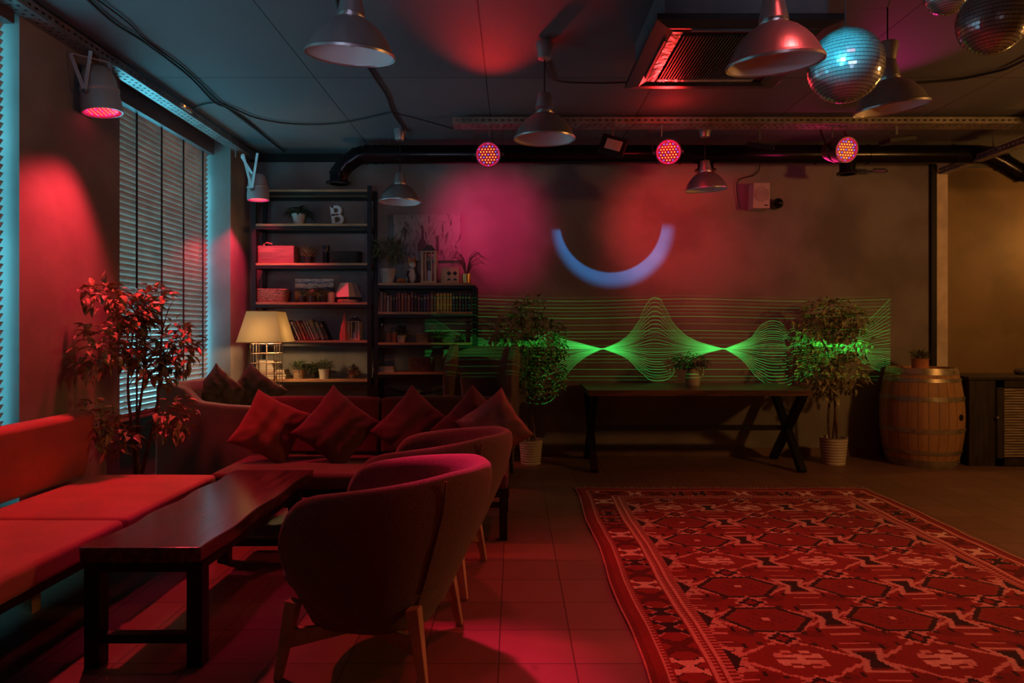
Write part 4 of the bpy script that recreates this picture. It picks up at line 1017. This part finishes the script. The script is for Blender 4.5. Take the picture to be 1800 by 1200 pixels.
tag(MB().lathe([(.03, 0), (.06, .005), (.075, .03), (.06, .055), (.03, .06)], (PX(1797, 6.9), 6.9, .862), 20).build('wire_ball', m_grey, smooth=True), 'small dark round ornament on the cabinet at the right edge', 'ornament')

# ---------------------------------------------------------------- shelving
SD = 6.78
def SX(px, D=SD + .12): return PX(px, D)
def shelf(label, xl, xr, zs, ztop, name, posts_up=True, backz=0):
    th = thing(name, label, 'shelving unit', ((xl + xr) / 2, SD, 0)); w = xr - xl; hw = w / 2
    for x in (-hw, hw):
        for y in (.015, .30): MB().b2(x - .02, x + .02, y - .015, y + .015, 0, ztop - (.0 if posts_up else .03)).build('post', m_black, th)
    for z in zs:
        b = MB().b2(-hw + .02, hw - .02, .0, .315, z - .022, z).build('shelf_board', m_shelfwood, th)
        mb = MB(); mb.b2(-hw, hw, .002, .018, z - .055, z - .022); mb.b2(-hw, hw, .297, .313, z - .055, z - .022)
        for x in (-hw + .008, hw - .008): mb.b2(x - .008, x + .008, .01, .30, z - .055, z - .022)
        mb.build('shelf_rail', m_black, b)
    for x in (-hw, hw):
        for z0, z1 in zip(zs[:-1], zs[1:]): MB().tube([(x, .02, z0), (x, .295, z1)], .003, 5).build('side_brace', m_black, th)
    return th
Z1 = [2.362, 1.973, 1.585, 1.207, .819]; Z2 = [1.776, 1.489, 1.185, .892, .616]
shelf('tall black metal shelving unit with wooden boards beside the window', SX(446, SD), SX(649, SD), [.38] + Z1[::-1] + [2.70], 2.74, 'tall_shelf')
shelf('low black metal shelving unit with wooden boards right of the tall one', SX(661, SD), SX(834, SD), [.30] + Z2[::-1], 1.775, 'low_shelf', posts_up=False)

def letter_b(loc, h):
    mb = MB(); pr_o = []
    s = h; wv = .62 * s; tk = .17 * s; dp = .02
    def arcs(x0, z0, z1, xr, n=14):
        zc = (z0 + z1) / 2; rz = (z1 - z0) / 2; rx = min(rz, xr - x0); xs = xr - rx
        return [(xs + rx * math.sin(math.pi * i / n), zc - rz * math.cos(math.pi * i / n)) for i in range(n + 1)]
    # stroke built from strips: stem plus two bowls
    mb.prism([(0, 0), (tk, 0), (tk, s), (0, s)], 0, dp)
    for z0, z1, xr in ((0, .56 * s, wv), (.50 * s, s, wv * .93)):
        o = [(0, z0)] + arcs(0, z0, z1, xr) + [(0, z1)]; i = [(tk, z0 + tk * .8)] + arcs(tk, z0 + tk * .8, z1 - tk * .8, xr - tk) + [(tk, z1 - tk * .8)]
        n = len(o)
        for k in range(n - 1): mb.prism([o[k], o[k + 1], i[k + 1], i[k]], 0, dp)
    o = mb.build('letter_sign', m_white); o.location = loc; o.rotation_euler = (0, R(-7), 0)
    return tag(o, 'white decorative letter B tilted on the tall shelf', 'letter')
yS = SD + .13
letter_b((SX(584, yS) , yS, Z1[0] + .002), .195)
th = small_plant(SX(525, yS), yS, Z1[0], 'trailing dark plant in a white pot on the tall shelf', None, m_leafd, r=.11, h=.10, n=60, L=.10, W=.035, potm=m_potw, pr=.068, ph=.115, up=.5, droop=.9, taper=.6)
# second level
th = thing('wooden_crate', 'red lit wooden crate on the tall shelf', 'crate', (SX(490.5, yS), yS, Z1[1])); mb = MB(); wd = .355
for y in (-.085, .085): MB().b2(-wd / 2, wd / 2, y - .006, y + .006, 0, .175).build('side_panel', m_boxred, th)
for x in (-1, 1): MB().b2(x * wd / 2 - .006, x * wd / 2 + .006, -.08, .08, 0, .175).build('end_panel', m_boxred, th)
MB().b2(-wd / 2, wd / 2, -.085, .085, 0, .01).build('bottom', m_boxred, th)
tag(MB().tube([(SX(468, yS), yS + .01, Z1[1] + .012), (SX(464, yS), yS, Z1[1] + .20), (SX(470, yS), yS - .01, Z1[1] + .215), (SX(478, yS), yS, Z1[1] + .205)], .008, 8).build('wooden_spoon', m_lightwood, smooth=True), 'wooden spoon sticking out of the red lit crate', 'spoon')
small_plant(SX(542, yS), yS, Z1[1], 'yellow-green bushy plant in a black pot on the tall shelf', None, m_leafl, r=.13, h=.17, n=260, L=.045, W=.010, pr=.042, ph=.075, up=.9, seed=2)
th = thing('vase', 'tall black vase with an oval hole on the tall shelf', 'vase', (SX(573, yS), yS, Z1[1]))
MB().lathe([(.001, 0), (.034, 0), (.030, .05), (.030, .12), (.036, .185), (.032, .185), (.026, .12), (.001, .03)], seg=24).build('body', m_duct, th, smooth=True)
MB().lathe([(.012, 0), (.018, .004), (.012, .008)], (0, -.036, .14), 20, Euler((R(90), 0, 0)).to_matrix()).build('oval_ring', m_potw if False else m_grey, th)
def basket(x, y, z, wd, dp, h, label, m, name='wicker_basket', taper=.92):
    th = thing(name, label, 'basket', (x, y, z)); rows = max(5, int(h / .014)); mb = MB(); nper = 40
    def per(k, r): # rounded rectangle
        a = 2 * math.pi * k / nper; c, s = math.cos(a), math.sin(a); e = .45
        return math.copysign(abs(c) ** e, c) * wd / 2 * r, math.copysign(abs(s) ** e, s) * dp / 2 * r
    for i in range(rows):
        f = i / (rows - 1); r = taper + (1 - taper) * f; pts = []
        for k in range(nper + 1):
            px, py = per(k, r * (1 + (.012 if (k + i) % 2 else -.008))); pts.append((px, py, .007 + f * (h - .014)))
        mb.tube(pts, .0068, 5, cap=False)
    mb.build('weave', m, th)
    mb = MB()
    vs = [(*per(k, taper * .97), .004) for k in range(nper)]; vs2 = [(*per(k, .965), h - .01) for k in range(nper)]
    mb.add(vs + vs2, [tuple(range(nper))] + [(k, (k + 1) % nper, nper + (k + 1) % nper, nper + k) for k in range(nper)]).build('lining', m, th)
    return th
basket(SX(608, yS), yS, Z1[1], .31, .16, .125, 'dark woven basket at the right of the tall shelf', m_wickerd)
# third level
basket(SX(478, yS), yS, Z1[2], .33, .20, .135, 'light wicker basket at the left of the tall shelf', m_wicker)
def painting_mat(name, kind):
    m = bpy.data.materials.new(name); m.use_nodes = True; t = NT(m.node_tree); b = m.node_tree.nodes['Principled BSDF']
    tc = t.n('ShaderNodeTexCoord'); sp = t.n('ShaderNodeSeparateXYZ'); t.link(tc.outputs['Generated'], sp.inputs[0])
    nz = t.n('ShaderNodeTexNoise'); nz.inputs['Scale'].default_value = 6 if kind == 'sky' else 4; nz.inputs['Detail'].default_value = 8; nz.inputs['Distortion'].default_value = 1.2
    mp = t.n('ShaderNodeMapping'); mp.inputs['Scale'].default_value = (1, 1, 2.5) if kind == 'sky' else (3.5, 1, .8); t.link(tc.outputs['Generated'], mp.inputs[0]); t.link(mp.outputs[0], nz.inputs['Vector'])
    v = t.m('ADD', sp.outputs[2], t.m('MULTIPLY', t.m('SUBTRACT', nz.outputs[0], .5), .5)) if kind == 'sky' else nz.outputs[0]
    cr = t.n('ShaderNodeValToRGB'); t.link(v, cr.inputs[0]); el = cr.color_ramp.elements
    stops = [(0, (.05, .03, .01)), (.22, (.42, .27, .06)), (.42, (.75, .50, .14)), (.52, (.02, .025, .04)), (.62, (.05, .06, .12)), (.72, (.85, .75, .52)), (.85, (.09, .12, .24)), (1, (.8, .72, .55))] if kind == 'sky' else [(.32, (.05, .04, .045)), (.42, (.22, .20, .20)), (.5, (.36, .34, .33)), (.62, (.30, .27, .27)), (.72, (.14, .12, .13))]
    el[0].position, el[0].color = stops[0][0], (*stops[0][1], 1); el[1].position, el[1].color = stops[-1][0], (*stops[-1][1], 1)
    for p, c in stops[1:-1]: e = el.new(p); e.color = (*c, 1)
    t.link(cr.outputs[0], b.inputs['Base Color']); b.inputs['Roughness'].default_value = .7
    return m
th = thing('landscape_painting', 'small landscape painting with stormy sky leaning on the tall shelf', 'painting', (SX(552, 6.98), 6.99, Z1[2]))
MB().box((0, 0, .122), (.395, .018, .245), Euler((R(-6), 0, 0))).build('canvas', painting_mat('landscape_paint', 'sky'), th)
for i, (px, y) in enumerate(((532, 6.87), (549, 6.83), (568, 6.87))):
    small_plant(SX(px, y), y, Z1[2], ['leftmost', 'middle', 'rightmost'][i] + ' of three little plants in black pots before the landscape painting', None, m_leaf, r=.07, h=.10, n=50, L=.06, W=.018, pr=.040, ph=.062, grp='little plants before the painting', seed=i + 3, name='herb_pot')
th = thing('lidded_jar', 'wooden jar with lid right of the little black pots', 'jar', (SX(583, yS), yS - .02, Z1[2]))
MB().lathe([(.001, 0), (.036, 0), (.037, .085), (.001, .085)], seg=24).build('body', m_lightwood, th, smooth=True); MB().lathe([(.040, .085), (.040, .10), (.001, .104)], seg=24, cap0=True).build('lid', m_lightwood, th, smooth=True)
th = thing('table_lamp', 'small lamp with faceted paper shade on the tall shelf', 'lamp', (SX(612, yS), yS, Z1[2]))
def frustum(mb, hx0, hy0, z0, hx1, hy1, z1, rot=0, n=4, t=0, inset=0):
    M = Euler((0, 0, rot)).to_matrix(); vs = []
    for (hx, hy, z) in ((hx0, hy0, z0), (hx1, hy1, z1)):
        for i, j in ((-1, -1), (1, -1), (1, 1), (-1, 1)): vs.append(M @ Vector((i * hx, j * hy, z)))
    return mb.add(vs, [(0, 1, 5, 4), (1, 2, 6, 5), (2, 3, 7, 6), (3, 0, 4, 7)])
frustum(MB(), .108, .085, .055, .058, .05, .20, R(-35)).build('lamp_shade', mat('paper_shade', (.60, .45, .34), .8), th)
MB().lathe([(.001, 0), (.10, .004), (.11, .025), (.10, .03), (.001, .03)], seg=28).build('base', m_lightwood, th, smooth=True); MB().tube([(0, 0, .03), (0, 0, .12)], .008, 8).build('stem', m_brass, th)

# books
BC = {'maroon': (.22, .05, .06), 'brown': (.20, .11, .07), 'cream': (.50, .42, .33), 'grey-green': (.13, .15, .12), 'dark blue': (.05, .05, .12), 'plum': (.14, .04, .08), 'ochre': (.50, .26, .07), 'black': (.03, .025, .03), 'rust': (.34, .10, .05), 'grey': (.24, .22, .21)}
m_pages = mat('book_pages', (.62, .55, .42), .9)
m_print = mat('faded_gilt_print', (.30, .22, .12), .7)
def book(x, y, z, tk, h, dp, colr, label, grp, lean=0, flat=False, spine=True):
    m = mat('book_' + colr.replace(' ', '_').replace('-', '_'), BC[colr], .6)
    th = thing('book', label, 'book', (x, y, z), 0, grp)
    M = Euler((0, R(lean), 0)).to_matrix()
    mb = MB()
    def bx(a, b, c, d, e, f): mb.box(M @ Vector(((a + b) / 2, (c + d) / 2, (e + f) / 2)), (b - a, d - c, f - e), M)
    bx(0, .003, 0, dp, 0, h); bx(tk - .003, tk, 0, dp, 0, h); bx(0, tk, 0, .004, 0, h); mb.build('cover', m, th)
    mb = MB(); bx(.003, tk - .003, .004, dp - .003, .004, h - .005); mb.build('page_block', m_pages, th)
    if spine:
        mb = MB(); bx(tk * .18, tk * .82, -.001, .0005, h * .72, h * .84); bx(tk * .25, tk * .75, -.001, .0005, h * .15, h * .19); mb.build('title_band', m_print if colr != 'cream' else m_grey, th)
    return th
rb = random.Random(11)
x = SX(511, 6.86); cols = ['brown', 'maroon', 'black', 'cream', 'brown', 'rust', 'maroon', 'grey', 'cream', 'grey-green', 'grey-green', 'black']; tks = [.022, .02, .016, .024, .02, .03, .026, .024, .018, .045, .04, .03]
for i, (c, tk) in enumerate(zip(cols, tks)):
    book(x, 6.86, Z1[3] + .0, tk, rb.uniform(.185, .215), .14, c, '%s book, %s in the leaning row on the tall shelf' % (c, ORD[i] + (' from the left' if i else '')), 'leaning books on the tall shelf', lean=-24)
    x += tk / math.cos(R(24)) + .004
x = SX(657, 6.86); i = 0
seq = ['cream', 'cream', 'grey', 'brown', 'cream', 'brown', 'black', 'plum', 'maroon', 'rust', 'maroon', 'rust', 'plum', 'black', 'plum', 'black', 'dark blue', 'plum', 'maroon', 'brown', 'ochre', 'ochre', 'ochre', 'ochre', 'ochre'] + ['dark blue', 'black', 'plum', 'dark blue', 'plum', 'dark blue', 'maroon', 'dark blue']
while i < len(seq) and x < SX(829, 6.86) - .02:
    tk = rb.uniform(.024, .034); h = rb.uniform(.165, .205) if i < 20 else .19
    book(x, 6.86, Z2[1], tk, h, .14, seq[i], '%s book, %s from left in the row on the low shelf' % (seq[i], 'first' if i == 0 else ORD[i]), 'books in the long row on the low shelf', lean=0 if i % 9 != 8 else -1)
    x += tk + .0022; i += 1
def stack(x, y, z, specs, what, grp, wd=.22):
    zz = z
    for k, (c, t_, w_, off) in enumerate(specs):
        m = mat('book_' + c.replace(' ', '_').replace('-', '_'), BC[c], .6)
        pos = 'lowest' if k == 0 else ('topmost' if k == len(specs) - 1 else ORD[k] + ' from the bottom')
        th = thing('book', '%s book lying flat, %s in %s' % (c, pos, what), 'book', (x + off, y, zz), R(off * 200), grp)
        mb = MB(); mb.b2(-w_ / 2, w_ / 2, -.08, .08, 0, .003); mb.b2(-w_ / 2, w_ / 2, -.08, .08, t_ - .003, t_); mb.b2(-w_ / 2, -w_ / 2 + .004, -.08, .08, 0, t_); mb.build('cover', m, th)
        MB().b2(-w_ / 2 + .004, w_ / 2 - .004, -.076, .076, .003, t_ - .003).build('page_block', m_pages, th)
        zz += t_ + .0005
stack(SX(468, 6.9), 6.90, Z1[4], [('brown', .03, .22, 0), ('cream', .025, .22, .01), ('cream', .02, .21, -.01), ('ochre', .018, .22, .0), ('cream', .024, .20, .01), ('cream', .02, .19, 0), ('ochre', .03, .2, -.01), ('cream', .02, .18, .01)], 'the tall pile behind the lamp', 'books piled behind the lamp')
stack(SX(497, 6.95), 6.93, Z1[4], [('brown', .025, .12, 0), ('grey-green', .025, .12, .005), ('brown', .022, .11, 0), ('cream', .02, .11, -.004)], 'the short pile by the lamp', 'books piled behind the lamp')
stack(SX(676, 6.88), 6.88, Z2[3], [('cream', .012, .20, 0), ('cream', .012, .21, .005), ('grey', .014, .2, -.005), ('cream', .010, .17, .01)], 'the flat pile on the low shelf', 'magazines on the low shelf')

def lantern(x, y, z, w_, h, label, m):
    th = thing('lantern', label, 'lantern', (x, y, z)); hw = w_ / 2
    for a in (-1, 1):
        for b in (-1, 1): MB().b2(a * hw - .011, a * hw + .011, b * hw - .011, b * hw + .011, .02, h * .74).build('corner_post', m, th)
    mb = MB(); mb.b2(-hw - .014, hw + .014, -hw - .014, hw + .014, 0, .022); mb.build('base', m, th)
    MB().b2(-hw - .014, hw + .014, -hw - .014, hw + .014, h * .72, h * .75).build('top_plate', m, th)
    mb = MB()
    for a in (-.45, .45):
        mb.b2(a * hw - .005, a * hw + .005, -hw - .006, -hw + .004, .02, h * .72); mb.b2(hw - .004, hw + .006, a * hw - .005, a * hw + .005, .02, h * .72)
    mb.build('mullion', m, th)
    frustum(MB(), hw + .008, hw + .008, h * .75, hw * .35, hw * .35, h * .9).build('roof', m_grey, th)
    mb = MB(); mb.tube([(0, 0, h * .88), (0, 0, h * .96)], .015, 12)
    mb.tube([(.03 * math.cos(q), 0, h * .965 + .025 * math.sin(q)) for q in [math.pi * 2 * k / 16 for k in range(17)]], .003, 6); mb.build('ring_handle', m_zinc, th)
    MB().tube([(0, 0, .022), (0, 0, h * .3)], .024, 18).build('candle', m_opal, th)
    return th
lantern(SX(624, yS), yS, Z1[3], .10, .255, 'small wooden lantern at the right of the tall shelf', m_lightwood)
th = thing('tower_ornament', 'red stepped tower ornament beside the small lantern', 'ornament', (SX(605, 6.84), 6.84, Z1[3]))
MB().lathe([(.001, 0), (.045, 0), (.042, .08), (.036, .08), (.030, .16), (.024, .16), (.016, .23), (.008, .23), (.002, .31)], seg=6).build('tower', mat('coral_paint', (.50, .12, .09), .6), th)
# fifth level plants
small_plant(SX(525, yS), yS, Z1[4], 'fern in a jute wrapped pot on the bottom lit shelf', None, m_leaf, r=.12, h=.13, n=190, L=.07, W=.010, potm=m_wicker, pr=.06, ph=.09, seed=12, name='fern_pot')
small_plant(SX(551, yS + .05), yS + .06, Z1[4], 'leafy plant in a black pot between jute and white pots', None, m_leaf, r=.13, h=.13, n=120, L=.065, W=.02, pr=.045, ph=.065, seed=13, name='fern_pot')
small_plant(SX(571, yS), yS - .03, Z1[4], 'fern in a white pot on the bottom lit shelf', None, m_leaf, r=.12, h=.13, n=190, L=.07, W=.010, potm=m_potw, pr=.052, ph=.10, seed=14, name='fern_pot')
th = thing('glass_bowl', 'round glass bowl at the right of the bottom lit shelf', 'bowl', (SX(622, yS), yS, Z1[4]))
MB().lathe([(.001, 0), (.05, 0), (.078, .035), (.085, .075), (.072, .12), (.055, .135)], seg=32).build('bowl', gm, th, smooth=True)
def pinecone(p, r, label, ry):
    mb = MB()
    for i in range(7):
        z = -r + 2 * r * i / 6; rr = r * .75 * math.sqrt(max(.05, 1 - (z / r) ** 2 * .9)); n = 8
        for k in range(n):
            a = 2 * math.pi * (k + .5 * (i % 2)) / n; d = Vector((math.cos(a), math.sin(a), .5))
            mb.leaf(Vector((math.cos(a) * rr * .4, math.sin(a) * rr * .4, z)), d, (0, 0, 1), rr * .9, rr * .7, .1, .2)
    mb.ball((0, 0, 0), r * .6, 8, 6)
    o = mb.build('pinecone', mat('pinecone_brown', (.30, .18, .10), .7, 0, .3, 30)); o.location = p; o.rotation_euler = ry; tag(o, label, 'pinecone', 'pinecones in the glass bowl')
bc = Vector((SX(622, yS), yS, Z1[4]))
k = 0
for dz, rad, n in ((.03, .028, 4), (.068, .046, 6), (.105, .036, 5), (.135, .0, 1)):
    for i in range(n):
        a = 2 * math.pi * i / n + dz * 20
        pinecone(bc + Vector((math.cos(a) * rad, math.sin(a) * rad, dz)), .024, 'brown pinecone in the round glass bowl', (random.uniform(0, 3), random.uniform(0, 3), 0)); k += 1

# low shelf: top
th = thing('bay_tree', 'small bay tree in a cream pot on the low shelf', 'plant', (SX(682, yS), yS, Z2[0]))
MB().lathe([(.001, 0), (.062, 0), (.075, .13), (.078, .135), (.078, .15), (.068, .15), (.066, .13), (.001, .125)], seg=32).build('pot', m_potc, th, smooth=True)
MB().tube([(0, 0, .12), (.005, 0, .20), (0, 0, .30)], .006, 8).build('trunk', m_bark, th)
foliage(th, [(0, 0, .34, .14, .12, .11), (-.05, 0, .38, .1, .09, .08), (.07, 0, .33, .08, .08, .08)], 190, .07, .022, m_leaf, rnd=random.Random(8), outward=1.4, clampy=.2)
def fox(x, y, z):
    th = thing('fox_toy', 'orange and white plush fox sitting beside the tall lantern', 'toy', (x, y, z), R(18))
    fo = mat('fox_orange', (.58, .20, .06), .9, 0, .15, 20); fw = mat('fox_white', (.62, .56, .50), .9, 0, .1, 20); fb = mat('fox_dark', (.05, .03, .03), .9)
    mb = MB(); mb.lathe([(.001, 0), (.05, .008), (.058, .04), (.050, .09), (.034, .13), (.024, .15), (.001, .155)], seg=20); mb.build('body', fw, th, smooth=True)
    M = Euler((0, R(20), R(0))).to_matrix()
    MB().ball((.005, -.005, .20), .042, 20, 14, (1, .9, .9)).build('head', fo, th, smooth=True)
    MB().lathe([(.032, 0), (.026, .02), (.012, .05), (.004, .06), (.001, .061)], (.005, -.03, .185), 16, Euler((R(78), 0, R(8))).to_matrix()).build('muzzle', fw, th, smooth=True)
    for s in (-1, 1):
        MB().lathe([(.016, 0), (.010, .025), (.001, .045)], (.005 + s * .026, 0, .232), 8, Euler((0, R(s * 18), 0)).to_matrix()).build('ear', fo, th, smooth=True)
        MB().ball((.005 + s * .017, -.041, .208), .005, 8, 6).build('eye', fb, th)
        MB().tube([(s * .035, -.02, .12), (s * .052, -.05, .08), (s * .040, -.065, .04)], [.014, .012, .010], 8).build('arm', fb, th, smooth=True)
        MB().tube([(s * .03, -.03, .02), (s * .045, -.08, .018), (s * .048, -.10, .03)], [.018, .015, .013], 8).build('leg', fb, th, smooth=True)
    MB().ball((.010, -.09, .197), .006, 8, 6).build('nose', fb, th)
    MB().tube([(-.03, .03, .02), (-.08, .02, .03), (-.125, .0, .03), (-.15, -.01, .02)], [.014, .026, .022, .006], 10).build('tail', fo, th, smooth=True)
fox(SX(724, yS), yS - .02, Z2[0])
lantern(SX(755, yS), yS, Z2[0], .13, .43, 'tall wooden lantern with a dark roof on the low shelf', m_lightwood)
th = thing('wooden_box', 'pale wooden box with diamond cut-outs on the low shelf', 'box', (SX(792, yS), yS, Z2[0]))
MB().box((0, 0, .08), (.178, .12, .16)).build('box_body', m_lightwood, th, bev=.003)
mb = MB()
for (cx_, cz_) in ((-.01, .10), (.05, .10)): mb.prism([(cx_ - .024, cz_), (cx_, cz_ - .024), (cx_ + .024, cz_), (cx_, cz_ + .024)], -.0615, -.0595)
for (cx_, cz_) in ((-.01, .03), (.05, .03)): mb.prism([(cx_ - .024, cz_), (cx_ + .024, cz_), (cx_, cz_ + .024)], -.0615, -.0595)
mb.build('cut_out', m_black, th)
th = thing('spider_plant', 'spiky plant in a shiny brass pot at the end of the low shelf', 'plant', (SX(820, yS), yS - .03, Z2[0]))
MB().lathe([(.001, 0), (.042, 0), (.048, .095), (.044, .095), (.040, .08), (.001, .08)], seg=28).build('pot', m_brass, th, smooth=True)
mb = MB(); rr = random.Random(2)
for i in range(26):
    a = rr.uniform(0, 6.28); l = rr.uniform(.12, .22); hgt = rr.uniform(.12, .26); dx_, dy_ = math.cos(a), math.sin(a) * .45
    mb.tube([(0, 0, .08), (dx_ * l * .3, dy_ * l * .3, .08 + hgt * .75), (dx_ * l * .75, dy_ * l * .75, .08 + hgt), (dx_ * l * 1.1, dy_ * l * 1.1, .08 + hgt * .72)], [.003, .0035, .003, .001], 5)
mb.build('foliage', m_leafd, th)
p = P(751.5, 418, 7.1); th = thing('wall_picture', 'unframed canvas of grey bark and bottles hung above the low shelf', 'picture', p)
MB().box((0, 0, 0), (.69, .03, .48), Euler((0, R(-1), 0))).build('canvas', painting_mat('bark_print', 'bark'), th)
mb = MB(); mb.prism([(-.10, -.14), (-.10, -.06), (-.065, -.01), (-.06, .12), (-.04, .12), (-.035, -.01), (0, -.06), (0, -.14)], -.018, -.0165); mb.prism([(.09, -.18), (.09, .02), (.12, .02), (.12, -.18)], -.018, -.0165); mb.build('printed_bottle', mat('print_dark', (.10, .08, .09), .7), th)
# low shelf: glass bottles, jars and plants
for i, px in enumerate((663, 671)):
    th = thing('glass_bottle', ['left', 'right'][i] + ' one of two clear glass bottles on the low shelf', 'bottle', (SX(px, 6.86), 6.86, Z2[2]), 0, 'glass bottles on the low shelf')
    MB().lathe([(.001, 0), (.020, 0), (.022, .01), (.022, .12), (.012, .15), (.010, .17), (.013, .175)], seg=20).build('body', gm, th, smooth=True)
    MB().tube([(0, 0, .168), (0, 0, .19)], .011, 12).build('stopper', m_zinc, th)
for i, (px, c) in enumerate(((682, 'brown'), (692, 'rust'))):
    th = thing('storage_tin', ['darker', 'redder'][i] + ' small tin right of the glass bottles', 'tin', (SX(px, 6.88), 6.88, Z2[2]), 0, 'tins on the low shelf')
    MB().lathe([(.001, 0), (.032, 0), (.032, .10), (.001, .10)], seg=24).build('body', mat('book_' + c, BC[c], .6), th, smooth=True); MB().lathe([(.034, .10), (.034, .115), (.001, .116)], seg=24, cap0=True).build('lid', m_grey, th, smooth=True)
small_plant(SX(705, 6.88), 6.88, Z2[2], 'dark leafy plant in a clay pot in the middle of the low shelf', None, m_leafd, r=.11, h=.14, n=80, L=.08, W=.02, potm=m_potc, pr=.045, ph=.07, seed=31)
basket(SX(742, 6.9), 6.90, Z2[2], .12, .12, .09, 'small round wicker basket in the middle of the low shelf', m_wicker)
small_plant(SX(770, 6.88), 6.88, Z2[2], 'low bushy green plant under the laser lines on the low shelf', None, m_leaf, r=.2, h=.10, n=220, L=.05, W=.016, potm=m_potk, pr=.05, ph=.04, seed=32)
small_plant(SX(812, 6.88), 6.88, Z2[2], 'tiny spiky succulent at the right end of the low shelf', None, m_leaf, r=.08, h=.07, n=70, L=.05, W=.010, potm=m_potk, pr=.03, ph=.03, seed=33)
basket(SX(741, 6.92), 6.92, Z2[3], .26, .18, .145, 'dark red wicker basket on the low shelf behind the wing chair', mat('wicker_red', (.20, .08, .06), .8, 0, .4, 60, .6, 70))
th = thing('wire_tray', 'curved black wire tray low on the shelf behind the cushions', 'tray', (SX(735, 6.9), 6.92, Z2[4]))
mb = MB(); cv_ = lambda f: .05 + .055 * (2 * f - 1) ** 2
for y in (-.09, 0, .09): mb.tube([(-.30 + .6 * f, y, cv_(f)) for f in [i / 16 for i in range(17)]], .0045, 6)
for i in range(9): f = i / 8; mb.tube([(-.30 + .6 * f, -.09, cv_(f)), (-.30 + .6 * f, .09, cv_(f))], .004, 6)
mb.build('wire_bed', m_black, th); mb = MB()
for a in (-.2, .2): mb.tube([(a, -.09, 0), (a, -.09, cv_(.5 + a / .6))], .004, 6); mb.tube([(a, .09, 0), (a, .09, cv_(.5 + a / .6))], .004, 6)
mb.build('foot', m_black, th)

# ---------------------------------------------------------------- floor lamp with square shade and wire cage base
lx = -2.325; ly = 6.44
th = thing('floor_lamp', 'floor lamp with a square linen shade and wire cage base', 'lamp', (lx, ly, 0))
m = bpy.data.materials.new('linen_shade'); m.use_nodes = True; t = NT(m.node_tree); nt = m.node_tree; b = nt.nodes['Principled BSDF']; b.inputs['Base Color'].default_value = (.62, .50, .30, 1); b.inputs['Roughness'].default_value = .9
tl = t.n('ShaderNodeBsdfTranslucent'); tl.inputs[0].default_value = (.55, .42, .22, 1); ms = t.n('ShaderNodeMixShader'); ms.inputs[0].default_value = .13; t.link(b.outputs[0], ms.inputs[1]); t.link(tl.outputs[0], ms.inputs[2]); t.link(ms.outputs[0], nt.nodes['Material Output'].inputs[0])
frustum(MB(), .205, .205, 1.195, .135, .135, 1.485).build('lamp_shade', m, th)
mb = MB()
for (h_, z) in ((.205, 1.195), (.135, 1.485)):
    c = [(-h_, -h_, z), (h_, -h_, z), (h_, h_, z), (-h_, h_, z)]
    for k in range(4): mb.tube([c[k], c[(k + 1) % 4]], .004, 6)
mb.build('shade_frame', m_brass, th)
mb = MB(); hw = .11
for k in range(4):
    for (a, b2_) in ((-1, -1), (1, -1), (1, 1), (-1, 1)): pass
for z in (.02, .22, .42, .60, .78, .90, 1.00, 1.09, 1.18):
    c = [(-hw, -hw, z), (hw, -hw, z), (hw, hw, z), (-hw, hw, z)]
    for k in range(4): mb.tube([c[k], c[(k + 1) % 4]], .004, 6)
for a in (-hw, -hw / 3, hw / 3, hw):
    for s in (-hw, hw): mb.tube([(a, s, 0), (a, s, 1.22)], .0035, 6); mb.tube([(s, a, 0), (s, a, 1.22)], .0035, 6)
mb.build('wire_cage', mat('rusty_wire', (.30, .20, .14), .5, .6), th)
mb = MB(); mb.tube([(0, 0, 1.18), (0, 0, 1.26)], .018, 12); mb.tube([(-hw, 0, 1.18), (hw, 0, 1.18)], .004, 6); mb.build('socket', m_grey, th)
MB().ball((0, 0, 1.30), .03, 16, 10).build('bulb', mat('warm_bulb', (1, .8, .5), .4, emit=(1.0, .55, .2), es=3), th, smooth=True)
point('floor lamp bulb', (lx, ly, 1.235), (1.0, .60, .25), 28.0, .035)
